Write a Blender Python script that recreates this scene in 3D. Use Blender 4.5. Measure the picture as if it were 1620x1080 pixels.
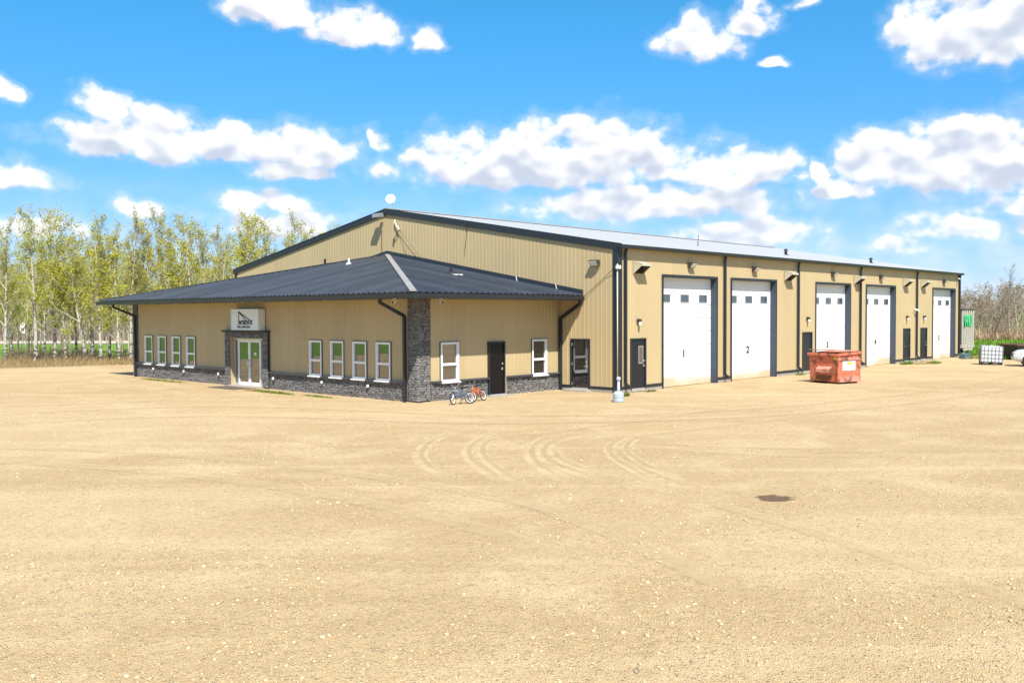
import bpy, math, random
import numpy as np
from mathutils import Vector, Matrix

# ------------------------------------------------------------------ reset
for o in list(bpy.data.objects):
    bpy.data.objects.remove(o)
scene = bpy.context.scene
COL = scene.collection
R = math.radians
rnd = random.Random(7)

# ------------------------------------------------------------------ camera
CAM_POS = Vector((-30.2695, -22.7716, 3.2221))
YAW, PITCH, ROLL = 0.7569, 0.0294, -0.0041
Fh = Vector((math.cos(YAW), math.sin(YAW), 0)); Rh = Vector((math.sin(YAW), -math.cos(YAW), 0)); Up = Vector((0, 0, 1))
F2 = Fh * math.cos(PITCH) - Up * math.sin(PITCH)
U2 = Fh * math.sin(PITCH) + Up * math.cos(PITCH)
R3 = Rh * math.cos(ROLL) + U2 * math.sin(ROLL)
U3 = U2 * math.cos(ROLL) - Rh * math.sin(ROLL)
cam_data = bpy.data.cameras.new('camera')
cam_data.sensor_width = 36.0
cam_data.lens = 1482.06 / 1620 * 36.0
cam_data.clip_start = 0.1
cam_data.clip_end = 20000
cam = bpy.data.objects.new('camera', cam_data)
COL.objects.link(cam)
m = Matrix((R3, U3, -F2)).transposed().to_4x4()
m.translation = CAM_POS
cam.matrix_world = m
scene.camera = cam

# ------------------------------------------------------------------ sun, exposure
SUN_FROM = Vector((-0.424, -0.637, 1.0)).normalized()
sun_data = bpy.data.lights.new('sun', 'SUN')
sun_data.energy = 5.0
sun_data.angle = R(0.53)
sun_data.color = (1.0, 0.955, 0.88)
sun = bpy.data.objects.new('sun', sun_data)
COL.objects.link(sun)
sun.rotation_euler = SUN_FROM.to_track_quat('Z', 'Y').to_euler()
sun.location = (-20, -30, 40)
scene.view_settings.view_transform = 'Standard'
scene.view_settings.look = 'None'
scene.view_settings.exposure = 0.84
scene.view_settings.gamma = 1.0
scene.view_settings.use_curve_mapping = False
scene.cycles.max_bounces = 5
scene.cycles.diffuse_bounces = 2
scene.cycles.glossy_bounces = 3
scene.cycles.transmission_bounces = 2
scene.cycles.transparent_max_bounces = 8
scene.render.resolution_x, scene.render.resolution_y = 1024, 682

# ------------------------------------------------------------------ node helpers
class NT:
    """thin helper round a node tree"""
    def __init__(self, tree):
        self.t = tree; self.n = tree.nodes; self.l = tree.links
    def node(self, kind, **props):
        n = self.n.new(kind)
        for k, v in props.items():
            setattr(n, k, v)
        return n
    def put(self, sock, val):
        if isinstance(val, bpy.types.NodeSocket):
            self.l.new(val, sock)
        elif val is not None:
            sock.default_value = val
    def math(self, op, a, b=None, c=None, clamp=False):
        n = self.node('ShaderNodeMath', operation=op, use_clamp=clamp)
        for s, v in zip(n.inputs, (a, b, c)):
            self.put(s, v)
        return n.outputs[0]
    def vmath(self, op, a, b=None, out=0):
        n = self.node('ShaderNodeVectorMath', operation=op)
        self.put(n.inputs[0], a); self.put(n.inputs[1], b)
        return n.outputs[out]
    def comb(self, x, y, z):
        n = self.node('ShaderNodeCombineXYZ')
        for s, v in zip(n.inputs, (x, y, z)):
            self.put(s, v)
        return n.outputs[0]
    def sep(self, v):
        n = self.node('ShaderNodeSeparateXYZ'); self.put(n.inputs[0], v)
        return n.outputs
    def noise(self, vec, scale, detail=4, rough=0.55, dist=0.0, lac=2.0):
        n = self.node('ShaderNodeTexNoise')
        self.put(n.inputs['Vector'], vec)
        n.inputs['Scale'].default_value = scale; n.inputs['Detail'].default_value = detail
        n.inputs['Roughness'].default_value = rough; n.inputs['Distortion'].default_value = dist
        n.inputs['Lacunarity'].default_value = lac
        return n.outputs['Fac']
    def step(self, x, a, b, lo=0.0, hi=1.0):
        n = self.node('ShaderNodeMapRange', interpolation_type='SMOOTHSTEP')
        self.put(n.inputs[0], x)
        for i, v in enumerate((a, b, lo, hi)):
            self.put(n.inputs[i + 1], v)
        return n.outputs[0]
    def ramp(self, x, stops):
        n = self.node('ShaderNodeValToRGB'); self.put(n.inputs[0], x)
        els = n.color_ramp.elements
        while len(els) < len(stops):
            els.new(0.5)
        for e, (p, c) in zip(els, stops):
            e.position = p; e.color = (*c, 1) if len(c) == 3 else c
        return n.outputs[0]
    def mix(self, f, a, b, blend='MIX'):
        n = self.node('ShaderNodeMix', data_type='RGBA', blend_type=blend)
        self.put(n.inputs[0], f)
        for s, v in ((n.inputs[6], a), (n.inputs[7], b)):
            if isinstance(v, tuple) and len(v) == 3:
                v = (*v, 1)
            self.put(s, v)
        return n.outputs[2]

# ------------------------------------------------------------------ world: clear sky with cumulus
world = bpy.data.worlds.new('World')
scene.world = world
world.use_nodes = True
W = NT(world.node_tree)
W.n.clear()
SKY_STRENGTH = 0.074
sky = W.node('ShaderNodeTexSky', sky_type='NISHITA')
sky.sun_disc = False
sky.sun_elevation = math.asin(SUN_FROM.z)
sky.sun_rotation = math.atan2(SUN_FROM.x, SUN_FROM.y)
sky.altitude = 600.0
sky.air_density = 1.0
sky.dust_density = 0.15
sky.ozone_density = 3.0

# cumulus: azimuth (degrees, clockwise from north-east axis), elevation, half width, height above / below base line
CLOUDS = [
    (2.2, 8.8, 10.7, 2.74, 1.43), (4.5, 9.1, 5.6, 2.93, 1.53), (13.4, 8.1, 4.5, 1.61, 0.84), (8.5, 6.3, 8.8, 1.66, 0.86), (14.0, 4.4, 4.7, 1.44, 0.74), (18.1, 8.0, 0.9, 0.94, 0.49),
    (19.1, 6.9, 1.5, 0.84, 0.43), (-23.3, 11.4, 1.7, 1.21, 0.63), (-21.4, 9.6, 5.2, 2.00, 1.04), (-18.2, 9.5, 5.6, 1.87, 0.97), (-13.3, 9.5, 4.4, 1.75, 0.91), (-13.7, 8.4, 2.5, 1.03, 0.53),
    (-7.9, 10.0, 0.7, 0.71, 0.37), (-28.2, 7.3, 2.5, 1.24, 0.64), (-14.6, 6.4, 3.0, 0.99, 0.51), (-21.3, 5.9, 1.8, 0.69, 0.35), (-28.0, 4.6, 4.5, 0.93, 0.48), (-13.6, 5.1, 4.7, 1.18, 0.61),
    (-28.3, 11.7, 0.9, 0.85, 0.44), (-14.0, 17.3, 3.3, 1.79, 0.94), (-9.1, 16.3, 3.1, 1.57, 0.82), (-5.1, 15.8, 1.2, 0.97, 0.50), (11.4, 15.6, 2.6, 1.68, 0.88), (13.9, 16.3, 2.0, 1.08, 0.56),
    (14.4, 17.4, 0.8, 1.15, 0.60), (17.1, 17.4, 1.2, 0.64, 0.33), (15.7, 14.2, 0.9, 0.33, 0.17), (24.2, 14.7, 2.7, 2.75, 1.44), (28.3, 15.0, 6.0, 4.11, 2.18), (22.7, 8.2, 4.5, 2.38, 1.24),
    (25.9, 7.9, 5.0, 3.11, 1.62), (30.3, 7.3, 5.6, 2.73, 1.42), (28.8, 5.5, 3.6, 0.92, 0.48), (25.1, 4.5, 2.9, 1.00, 0.52), (22.3, 3.6, 1.9, 0.83, 0.43), (29.9, 4.1, 2.3, 0.89, 0.46),
]
geo = W.node('ShaderNodeTexCoord').outputs['Generated']
dirn = W.vmath('NORMALIZE', geo)
fr = W.vmath('DOT_PRODUCT', dirn, tuple(Fh), out=1)
ri = W.vmath('DOT_PRODUCT', dirn, tuple(Rh), out=1)
az = W.math('MULTIPLY', W.math('ARCTAN2', ri, fr), 180 / math.pi)
el = W.math('MULTIPLY', W.math('ARCSINE', W.sep(dirn)[2]), 180 / math.pi)
def noise2(vec, scale, detail, rough=0.55, out='Fac'):
    n = W.node('ShaderNodeTexNoise', noise_dimensions='2D')
    W.put(n.inputs['Vector'], vec); n.inputs['Scale'].default_value = scale; n.inputs['Detail'].default_value = detail; n.inputs['Roughness'].default_value = rough
    return n.outputs[out]
azel = W.comb(az, el, 0.0)
# ragged, lumpy outlines: the lookup is warped by noise
wn = W.math('SUBTRACT', noise2(azel, 0.5, 2), 0.5)
wc = W.comb(W.math('MULTIPLY', wn, 2.0), W.math('MULTIPLY', wn, -0.8), 0.0)
ws = W.sep(W.vmath('ADD', azel, wc))
LIFT = 1.1
p3 = W.comb(ws[0], ws[1], W.math('ADD', ws[1], LIFT))
q1 = q2 = None
def vmadd(v, mul, add):
    n = W.node('ShaderNodeVectorMath', operation='MULTIPLY_ADD')
    W.put(n.inputs[0], v); W.put(n.inputs[1], mul); W.put(n.inputs[2], add)
    return n.outputs[0]
for (a, e, w, hu, hl) in CLOUDS:
    up_ = vmadd(p3, (1 / w, 1 / hu, 1 / hu), (-a / w, -e / hu, -e / hu))
    dn_ = vmadd(p3, (-1 / w, -1 / hl, -1 / hl), (a / w, e / hl, e / hl))
    mx_ = W.vmath('MAXIMUM', up_, dn_)
    sq = W.sep(W.vmath('MULTIPLY', mx_, mx_))
    k = min(1.0, 0.50 + 0.25 * hu)
    v1 = W.math('MULTIPLY_ADD', W.math('ADD', sq[0], sq[1]), k * 0.8, -k * 0.8)
    v2 = W.math('MULTIPLY_ADD', W.math('ADD', sq[0], sq[2]), k * 0.8, -k * 0.8)
    q1 = v1 if q1 is None else W.math('MINIMUM', q1, v1)
    q2 = v2 if q2 is None else W.math('MINIMUM', q2, v2)
# the same kind of scattered cumulus carries on over the rest of the sky
far = W.math('MULTIPLY', W.math('SUBTRACT', noise2(W.vmath('MULTIPLY', azel, (0.055, 0.13, 0.0)), 1.0, 2), 0.56), -5.0)
away = W.math('MAXIMUM', W.step(W.math('ABSOLUTE', az), 32.0, 40.0), W.step(el, 20.0, 25.0))
far = W.math('ADD', far, W.math('MULTIPLY', W.math('SUBTRACT', 1.0, away), 6.0))
far = W.math('MAXIMUM', far, W.math('MULTIPLY', W.math('SUBTRACT', 1.5, el), 0.5))
q1 = W.math('MINIMUM', q1, far); q2 = W.math('MINIMUM', q2, far)
nsc = W.comb(az, W.math('MULTIPLY', el, 1.25), 0.0)
na = noise2(nsc, 0.52, 6, 0.50)
nb = noise2(W.vmath('ADD', nsc, (0.12, 0.62, 0.0)), 0.52, 1, 0.5)
f0 = W.math('SUBTRACT', W.math('MULTIPLY', W.math('SUBTRACT', na, 0.48), 1.7), q1)
f2 = W.math('SUBTRACT', W.math('MULTIPLY', W.math('SUBTRACT', nb, 0.48), 1.7), q2)
cover = W.math('MAXIMUM', W.step(f0, 0.0, 0.52), W.math('MULTIPLY', W.step(f0, -0.40, 0.35), 0.22))
# little cloud above = lit top, much cloud above = grey base
nl = noise2(nsc, 0.52, 2, 0.5)
shade = W.math('SUBTRACT', W.math('MULTIPLY', W.math('SUBTRACT', nl, nb), 1.1), W.math('MULTIPLY', W.math('MAXIMUM', f2, 0.0), 1.0))
lit = W.step(shade, -1.15, 0.0)
cl_col = W.mix(lit, (0.56, 0.62, 0.75), (1.0, 1.0, 1.0))
cl_col = W.mix(W.step(el, 0.0, 9.0), W.mix(0.5, cl_col, (0.72, 0.84, 0.98)), cl_col)
tint = W.mix(W.step(el, 0.0, 20.0), (0.58, 0.75, 1.12), (0.38, 1.22, 1.48))
skyc = W.mix(1.0, sky.outputs[0], tint, 'MULTIPLY')
hs = W.node('ShaderNodeHueSaturation'); W.put(hs.inputs['Saturation'], 1.0); W.put(hs.inputs['Color'], skyc)
CLOUD_GAIN = 8.6
clc = W.vmath('SCALE', cl_col); W.n[-1].inputs['Scale'].default_value = CLOUD_GAIN
# thin bright veil low over the horizon
veil = W.math('MULTIPLY', W.step(el, 9.5, 0.5), W.step(nl, 0.25, 0.75, 0.18, 0.62))
base_sky = W.mix(veil, hs.outputs[0], (0.76 * CLOUD_GAIN, 0.86 * CLOUD_GAIN, 1.0 * CLOUD_GAIN))
final = W.mix(cover, base_sky, clc)
bg = W.node('ShaderNodeBackground'); bg.inputs[1].default_value = SKY_STRENGTH
W.put(bg.inputs[0], final)
wo = W.node('ShaderNodeOutputWorld'); W.l.new(bg.outputs[0], wo.inputs[0])
world.cycles.sampling_method = 'NONE'

# ------------------------------------------------------------------ materials
MATS = {}
def material(name, color, rough=0.6, metal=0.0, ior=1.45, var=0.0, vscale=3.0, bump=0.0, bscale=20.0, island=0.0, perobj=0.0, dirt=None, spec=None, splash=None):
    """plain surface with a little procedural variation: cloudy tone, fine relief, per-piece tint, dirt"""
    if name in MATS:
        return MATS[name]
    mt = bpy.data.materials.new(name); mt.use_nodes = True
    T = NT(mt.node_tree); b = T.n['Principled BSDF']
    c = (*color, 1)
    co = T.node('ShaderNodeTexCoord').outputs['Object']
    pos = T.node('ShaderNodeNewGeometry').outputs['Position']
    col = None
    if var:
        nz = T.noise(pos, vscale, 5, 0.6)
        col = T.mix(nz, tuple(x * (1 - var) for x in color), tuple(min(1, x * (1 + var)) for x in color))
    def scale_by(col, fac, amt):
        k = T.math('ADD', T.math('MULTIPLY', fac, 2 * amt), 1 - amt)
        return T.vmath('MULTIPLY', col if col is not None else c[:3], T.comb(k, k, k))
    if island:
        ri_ = T.node('ShaderNodeNewGeometry').outputs['Random Per Island']
        col = scale_by(col, ri_, island)
    if perobj:
        col = scale_by(col, T.node('ShaderNodeObjectInfo').outputs['Random'], perobj)
    if dirt:
        dcol, amount, dsc = dirt
        nz = T.noise(pos, dsc, 6, 0.65)
        fac = T.step(nz, 0.75 - 0.4 * amount, 0.95 - 0.4 * amount)
        col = T.mix(fac, col if col is not None else c, dcol)
    if splash:
        # dust and mud thrown up against the foot of the wall
        zz = T.sep(pos)[2]
        sf = T.math('MULTIPLY', T.step(T.math('ADD', zz, T.math('MULTIPLY', T.noise(T.vmath('MULTIPLY', pos, (1.2, 1.2, 0.5)), 1.0, 3), 0.9)), 0.95, 0.45), 0.6)
        col = T.mix(sf, col if col is not None else c, splash)
    if col is not None:
        T.put(b.inputs['Base Color'], col)
    else:
        b.inputs['Base Color'].default_value = c
    b.inputs['Roughness'].default_value = rough
    b.inputs['Metallic'].default_value = metal
    b.inputs['IOR'].default_value = ior
    if spec is not None:
        b.inputs['Specular IOR Level'].default_value = spec
    if bump:
        bp = T.node('ShaderNodeBump'); bp.inputs['Strength'].default_value = 1.0; bp.inputs['Distance'].default_value = bump
        T.put(bp.inputs['Height'], T.noise(pos, bscale, 4, 0.6)); T.put(b.inputs['Normal'], bp.outputs[0])
    MATS[name] = mt
    return mt

M_tan = material('tan_metal_cladding', (0.435, 0.338, 0.186), 0.5, var=0.07, vscale=0.6, perobj=0.035, dirt=((0.35, 0.265, 0.14), 0.16, 0.9), spec=0.3, splash=(0.50, 0.38, 0.22))
M_trim = material('charcoal_trim_metal', (0.018, 0.022, 0.028), 0.4, var=0.2, vscale=2.0)
M_jamb = material('slate_door_jamb', (0.045, 0.06, 0.085), 0.5, var=0.15, vscale=2.0)
M_roofdark = material('dark_blue_metal_roofing', (0.030, 0.034, 0.041), 0.32, ior=1.7, var=0.4, vscale=0.8, perobj=0.22)
M_rooflight = material('galvanised_metal_roofing', (0.34, 0.35, 0.355), 0.5, 0.15, var=0.08, vscale=0.5, perobj=0.03)
M_hip = material('sky_sheen_hip_cap', (0.27, 0.26, 0.24), 0.5, 0.1, var=0.2, vscale=1.5)  # sky reflection on the near hip cap is put into this paler colour
M_soffit = material('brown_soffit_metal', (0.16, 0.13, 0.085), 0.6, var=0.06)
M_white = material('white_vinyl', (0.74, 0.74, 0.73), 0.35, var=0.03, vscale=4)
M_alu = material('brushed_aluminium', (0.62, 0.64, 0.66), 0.35, 0.6, var=0.05)
M_concrete = material('weathered_concrete', (0.30, 0.27, 0.22), 0.9, var=0.22, vscale=3, bump=0.006, bscale=30)
M_black = material('black_rubber', (0.012, 0.012, 0.013), 0.6, var=0.2, vscale=8)
M_blackpaint = material('black_gloss_paint', (0.006, 0.006, 0.008), 0.15, ior=1.3, var=0.2)
M_navydoor = material('dark_painted_steel_door', (0.014, 0.015, 0.020), 0.35, ior=1.35, var=0.35, vscale=2.5)
M_steel = material('chrome_hardware', (0.75, 0.75, 0.76), 0.22, 0.9)
M_galv = material('grey_galvanised_steel', (0.36, 0.37, 0.37), 0.45, 0.5, var=0.12)
M_stone = material('ledgestone', (0.155, 0.148, 0.142), 0.85, var=0.35, vscale=9, bump=0.006, bscale=35, island=0.32, perobj=0.32)
M_mortar = material('dark_stone_backing', (0.05, 0.048, 0.046), 0.95, var=0.2)
M_ledge = material('dark_stone_ledge', (0.05, 0.052, 0.058), 0.7, var=0.25, vscale=5, perobj=0.1)
M_hood = material('weathered_beige_hood', (0.46, 0.42, 0.31), 0.55, var=0.1, vscale=4)
M_darkvoid = material('dark_louvre_metal', (0.05, 0.04, 0.035), 0.7, var=0.2)
M_lens = material('frosted_lamp_lens', (0.62, 0.63, 0.62), 0.25, var=0.05)
M_bronze = material('bronze_lamp_housing', (0.05, 0.042, 0.035), 0.45, var=0.15)
M_ink = material('black_sign_ink', (0.01, 0.01, 0.012), 0.5)
M_bayglass = material('grey_door_glazing', (0.055, 0.075, 0.085), 0.08, ior=1.8, var=0.2, vscale=1.5)

def glass_material():
    mt = bpy.data.materials.new('reflective_window_glass'); mt.use_nodes = True
    T = NT(mt.node_tree); b = T.n['Principled BSDF']
    pos = T.node('ShaderNodeNewGeometry').outputs['Position']
    T.put(b.inputs['Base Color'], T.mix(T.noise(pos, 1.3, 3), (0.012, 0.013, 0.014), (0.05, 0.04, 0.03)))
    b.inputs['Roughness'].default_value = 0.015
    b.inputs['IOR'].default_value = 2.7
    bp = T.node('ShaderNodeBump'); bp.inputs['Strength'].default_value = 0.25; bp.inputs['Distance'].default_value = 0.004
    T.put(bp.inputs['Height'], T.noise(pos, 1.6, 2)); T.put(b.inputs['Normal'], bp.outputs[0])
    return mt
M_glass = glass_material()

def baydoor_material():
    mt = bpy.data.materials.new('white_overhead_door_steel'); mt.use_nodes = True
    T = NT(mt.node_tree); b = T.n['Principled BSDF']
    pos = T.node('ShaderNodeNewGeometry').outputs['Position']
    z = T.sep(pos)[2]
    # splashed mud on the lowest sections, broken up by noise
    nz = T.noise(T.vmath('MULTIPLY', pos, (0.42, 1.0, 0.6)), 1.0, 5, 0.6)
    low = T.step(z, 0.0, 1.0, 1.0, 0.0)
    mud = T.math('MULTIPLY', T.step(T.math('MULTIPLY', nz, low), 0.20, 0.50), 0.85)
    streak = T.math('MULTIPLY', T.step(T.noise(T.vmath('MULTIPLY', pos, (9, 9, 0.35)), 1.0, 4), 0.5, 0.75), 0.10)
    base = T.mix(streak, (0.70, 0.70, 0.69), (0.6, 0.57, 0.5))
    T.put(b.inputs['Base Color'], T.mix(mud, base, (0.52, 0.38, 0.2)))
    b.inputs['Roughness'].default_value = 0.45
    return mt
M_bay = baydoor_material()

# ------------------------------------------------------------------ mesh helpers
class MB:
    def __init__(self):
        self.v = []; self.f = []
    def add(self, verts, faces):
        n = len(self.v); self.v += [tuple(p) for p in verts]; self.f += [tuple(i + n for i in f) for f in faces]
        return self
    def box(self, x0, x1, y0, y1, z0, z1):
        return self.add([(x0, y0, z0), (x1, y0, z0), (x1, y1, z0), (x0, y1, z0), (x0, y0, z1), (x1, y0, z1), (x1, y1, z1), (x0, y1, z1)],
                        [(0, 3, 2, 1), (4, 5, 6, 7), (0, 1, 5, 4), (1, 2, 6, 5), (2, 3, 7, 6), (3, 0, 4, 7)])
    def hexa(self, p):
        """eight corners: bottom ring then top ring"""
        return self.add(p, [(0, 3, 2, 1), (4, 5, 6, 7), (0, 1, 5, 4), (1, 2, 6, 5), (2, 3, 7, 6), (3, 0, 4, 7)])
    def beam(self, a, b, w, h, up=(0, 0, 1)):
        a, b = Vector(a), Vector(b); d = (b - a).normalized(); up = Vector(up)
        s = d.cross(up)
        s = s.normalized() if s.length > 1e-4 else Vector((1, 0, 0))
        t = s.cross(d).normalized()
        c = [(-w / 2, -h / 2), (w / 2, -h / 2), (w / 2, h / 2), (-w / 2, h / 2)]
        return self.hexa([a + s * x + t * y for x, y in c] + [b + s * x + t * y for x, y in c])
    def tube(self, pts, rad, n=6, caps=True):
        pts = [Vector(p) for p in pts]
        if not hasattr(rad, '__len__'):
            rad = [rad] * len(pts)
        rings = []; prev = None
        for i, p in enumerate(pts):
            d = (pts[min(i + 1, len(pts) - 1)] - pts[max(i - 1, 0)]).normalized()
            if prev is None:
                ref = Vector((0, 0, 1)) if abs(d.z) < 0.9 else Vector((1, 0, 0))
                s = d.cross(ref).normalized()
            else:
                s = (prev - d * prev.dot(d)).normalized()
            prev = s; t = d.cross(s)
            rings.append([p + (s * math.cos(k * 2 * math.pi / n) + t * math.sin(k * 2 * math.pi / n)) * rad[i] for k in range(n)])
        vs = [q for r in rings for q in r]; fs = []
        for i in range(len(pts) - 1):
            for k in range(n):
                fs.append((i * n + k, i * n + (k + 1) % n, (i + 1) * n + (k + 1) % n, (i + 1) * n + k))
        if caps:
            fs.append(tuple(range(n - 1, -1, -1))); fs.append(tuple(range((len(pts) - 1) * n, len(pts) * n)))
        return self.add(vs, fs)
    def lathe(self, prof, n=16, c=(0, 0, 0)):
        vs = []; fs = []
        for r, z in prof:
            for k in range(n):
                a = 2 * math.pi * k / n
                vs.append((c[0] + r * math.cos(a), c[1] + r * math.sin(a), c[2] + z))
        for i in range(len(prof) - 1):
            for k in range(n):
                fs.append((i * n + k, i * n + (k + 1) % n, (i + 1) * n + (k + 1) % n, (i + 1) * n + k))
        fs.append(tuple(range(n - 1, -1, -1))); fs.append(tuple(range((len(prof) - 1) * n, len(prof) * n)))
        return self.add(vs, fs)
    def torus(self, c, axis, R_, r, n=24, k=8):
        c = Vector(c); ax = Vector(axis).normalized()
        s = ax.cross(Vector((0, 0, 1)))
        s = s.normalized() if s.length > 1e-3 else Vector((1, 0, 0))
        t = ax.cross(s)
        vs = []; fs = []
        for i in range(n):
            a = 2 * math.pi * i / n; d = s * math.cos(a) + t * math.sin(a)
            for j in range(k):
                b = 2 * math.pi * j / k
                vs.append(c + d * (R_ + r * math.cos(b)) + ax * (r * math.sin(b)))
        for i in range(n):
            for j in range(k):
                fs.append((i * k + j, ((i + 1) % n) * k + j, ((i + 1) % n) * k + (j + 1) % k, i * k + (j + 1) % k))
        return self.add(vs, fs)
    def prism(self, poly, off):
        """extrude a planar 3D polygon by vector off"""
        n = len(poly); off = Vector(off)
        vs = [Vector(p) for p in poly] + [Vector(p) + off for p in poly]
        fs = [tuple(range(n - 1, -1, -1)), tuple(range(n, 2 * n))] + [(i, (i + 1) % n, (i + 1) % n + n, i + n) for i in range(n)]
        return self.add(vs, fs)
    def mesh(self, name, mat, origin=(0, 0, 0), smooth=False):
        me = bpy.data.meshes.new(name)
        ox, oy, oz = origin
        me.from_pydata([(x - ox, y - oy, z - oz) for x, y, z in self.v], [], self.f)
        me.materials.append(mat)
        if smooth:
            me.polygons.foreach_set('use_smooth', [True] * len(me.polygons))
            me.update()
        return me

def link(name, me, parent=None, loc=(0, 0, 0), rot=(0, 0, 0), scale=(1, 1, 1)):
    o = bpy.data.objects.new(name, me); COL.objects.link(o)
    o.location = loc; o.rotation_euler = rot; o.scale = scale
    if parent is not None:
        o.parent = parent
    return o
def tag(o, label, cat, group=None):
    o['label'] = label; o['category'] = cat
    if group:
        o['group'] = group
    return o
def thing(name, label, cat, loc=(0, 0, 0), rotz=0.0, group=None, rot=None):
    o = bpy.data.objects.new(name, None); COL.objects.link(o)
    o.empty_display_size = 0.3
    o.location = loc; o.rotation_euler = rot if rot else (0, 0, rotz)
    return tag(o, label, cat, group)
def structure(o):
    o['kind'] = 'structure'; return o
def stuff(o):
    o['kind'] = 'stuff'; return o
def origin_of(o):
    p = Vector((0, 0, 0))
    while o is not None:
        p = p + o.location; o = o.parent
    return p
def part(name, mb, mat, parent, smooth=False, bevel=0.0):
    """mesh given in world coordinates, hung under an unrotated parent"""
    o = link(name, mb.mesh(name, mat, origin_of(parent), smooth), parent)
    if bevel:
        add_bevel(o, bevel)
    return o
def lpart(name, mb, mat, parent, smooth=False, bevel=0.0, loc=(0, 0, 0)):
    """mesh given in the parent's own coordinates"""
    o = link(name, mb.mesh(name, mat, (0, 0, 0), smooth), parent, loc)
    if bevel:
        add_bevel(o, bevel)
    return o
def add_bevel(o, w, seg=2):
    b = o.modifiers.new('bevel', 'BEVEL'); b.width = w; b.segments = seg; b.limit_method = 'ANGLE'; b.angle_limit = R(40)
def copy_tree(o, parent=None, loc=None, rot=None, scale=None):
    c = o.copy(); COL.objects.link(c)
    c.parent = parent
    for k, v in (('location', loc), ('rotation_euler', rot), ('scale', scale)):
        if v is not None:
            setattr(c, k, v)
    for ch in [x for x in bpy.data.objects if x.parent == o]:
        copy_tree(ch, c)
    return c
def text_mesh(s, size, mat, extrude=0.004, shear=0.0, bold=0.0):
    cu = bpy.data.curves.new('lettering', 'FONT'); cu.body = s; cu.size = size; cu.extrude = extrude
    cu.align_x = 'CENTER'; cu.align_y = 'BOTTOM_BASELINE'; cu.shear = shear; cu.offset = bold; cu.resolution_u = 3
    ob = bpy.data.objects.new('lettering', cu); COL.objects.link(ob)
    dg = bpy.context.evaluated_depsgraph_get()
    me = bpy.data.meshes.new_from_object(ob.evaluated_get(dg))
    bpy.data.objects.remove(ob); bpy.data.curves.remove(cu)
    me.materials.clear(); me.materials.append(mat)
    return me

PITCH_RIB = 0.2286
RIB = [(0.0, 0.0), (PITCH_RIB - 0.050, 0.0), (PITCH_RIB - 0.038, 0.009), (PITCH_RIB - 0.012, 0.009)]
def ribbed_panels(parent, name, mat, O, U, V, N, u0, u1, lo, hi, openings=(), per=4, rib=RIB, pitch=PITCH_RIB, breaks=()):
    """sheet-metal panels, each a part of its own: point = O + u U + v V + d N, lo/hi(u) limits, rectangular openings (ua, ub, va, vb)"""
    O, U, V, N = Vector(O), Vector(U), Vector(V), Vector(N)
    base = origin_of(parent)
    width = pitch * per
    k = 0
    n = int(math.ceil((u1 - u0) / width - 1e-6))
    for k in range(n):
        a = u0 + k * width; b = min(u1, a + width)
        if b - a < 0.03:
            continue
        us = [(a, 0.0)]
        for i in range(per):
            for du, d in rib:
                us.append((a + i * pitch + du, d))
        us.append((a + width, 0.0))
        prof = sorted(set(us))
        def depth(u):
            for (p, dp), (q, dq) in zip(prof, prof[1:]):
                if p <= u <= q:
                    return dp + (dq - dp) * ((u - p) / (q - p) if q > p else 0)
            return 0.0
        cuts = [p for p, _ in prof if a <= p <= b] + [b]
        for op in openings:
            cuts += [c for c in op[:2] if a < c < b]
        cuts += [c for c in breaks if a < c < b]
        cuts = sorted(set(round(c, 5) for c in cuts))
        mb = MB()
        for p, q in zip(cuts, cuts[1:]):
            if q - p < 1e-4:
                continue
            mid = (p + q) / 2
            spans = [(0.0, 1.0, True)]
            holes = sorted((op[2], op[3]) for op in openings if op[0] < mid < op[1])
            segs = []; cur = None
            l0, l1, h0, h1 = lo(p), lo(q), hi(p), hi(q)
            y = None
            start = (l0, l1)
            for va, vb in holes:
                if va > max(start) + 1e-4:
                    segs.append((start, (va, va)))
                start = (vb, vb)
            if min(h0, h1) > min(start) - 1e-6 and max(h0, h1) > max(start) + 1e-4:
                segs.append((start, (h0, h1)))
            dp, dq = depth(p + 1e-6), depth(q - 1e-6)
            for (s0, s1), (e0, e1) in segs:
                mb.add([O + U * p + V * s0 + N * dp, O + U * q + V * s1 + N * dq, O + U * q + V * e1 + N * dq, O + U * p + V * e0 + N * dp], [(0, 1, 2, 3)])
        if mb.f:
            link(name, mb.mesh(name, mat, base), parent)
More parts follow.
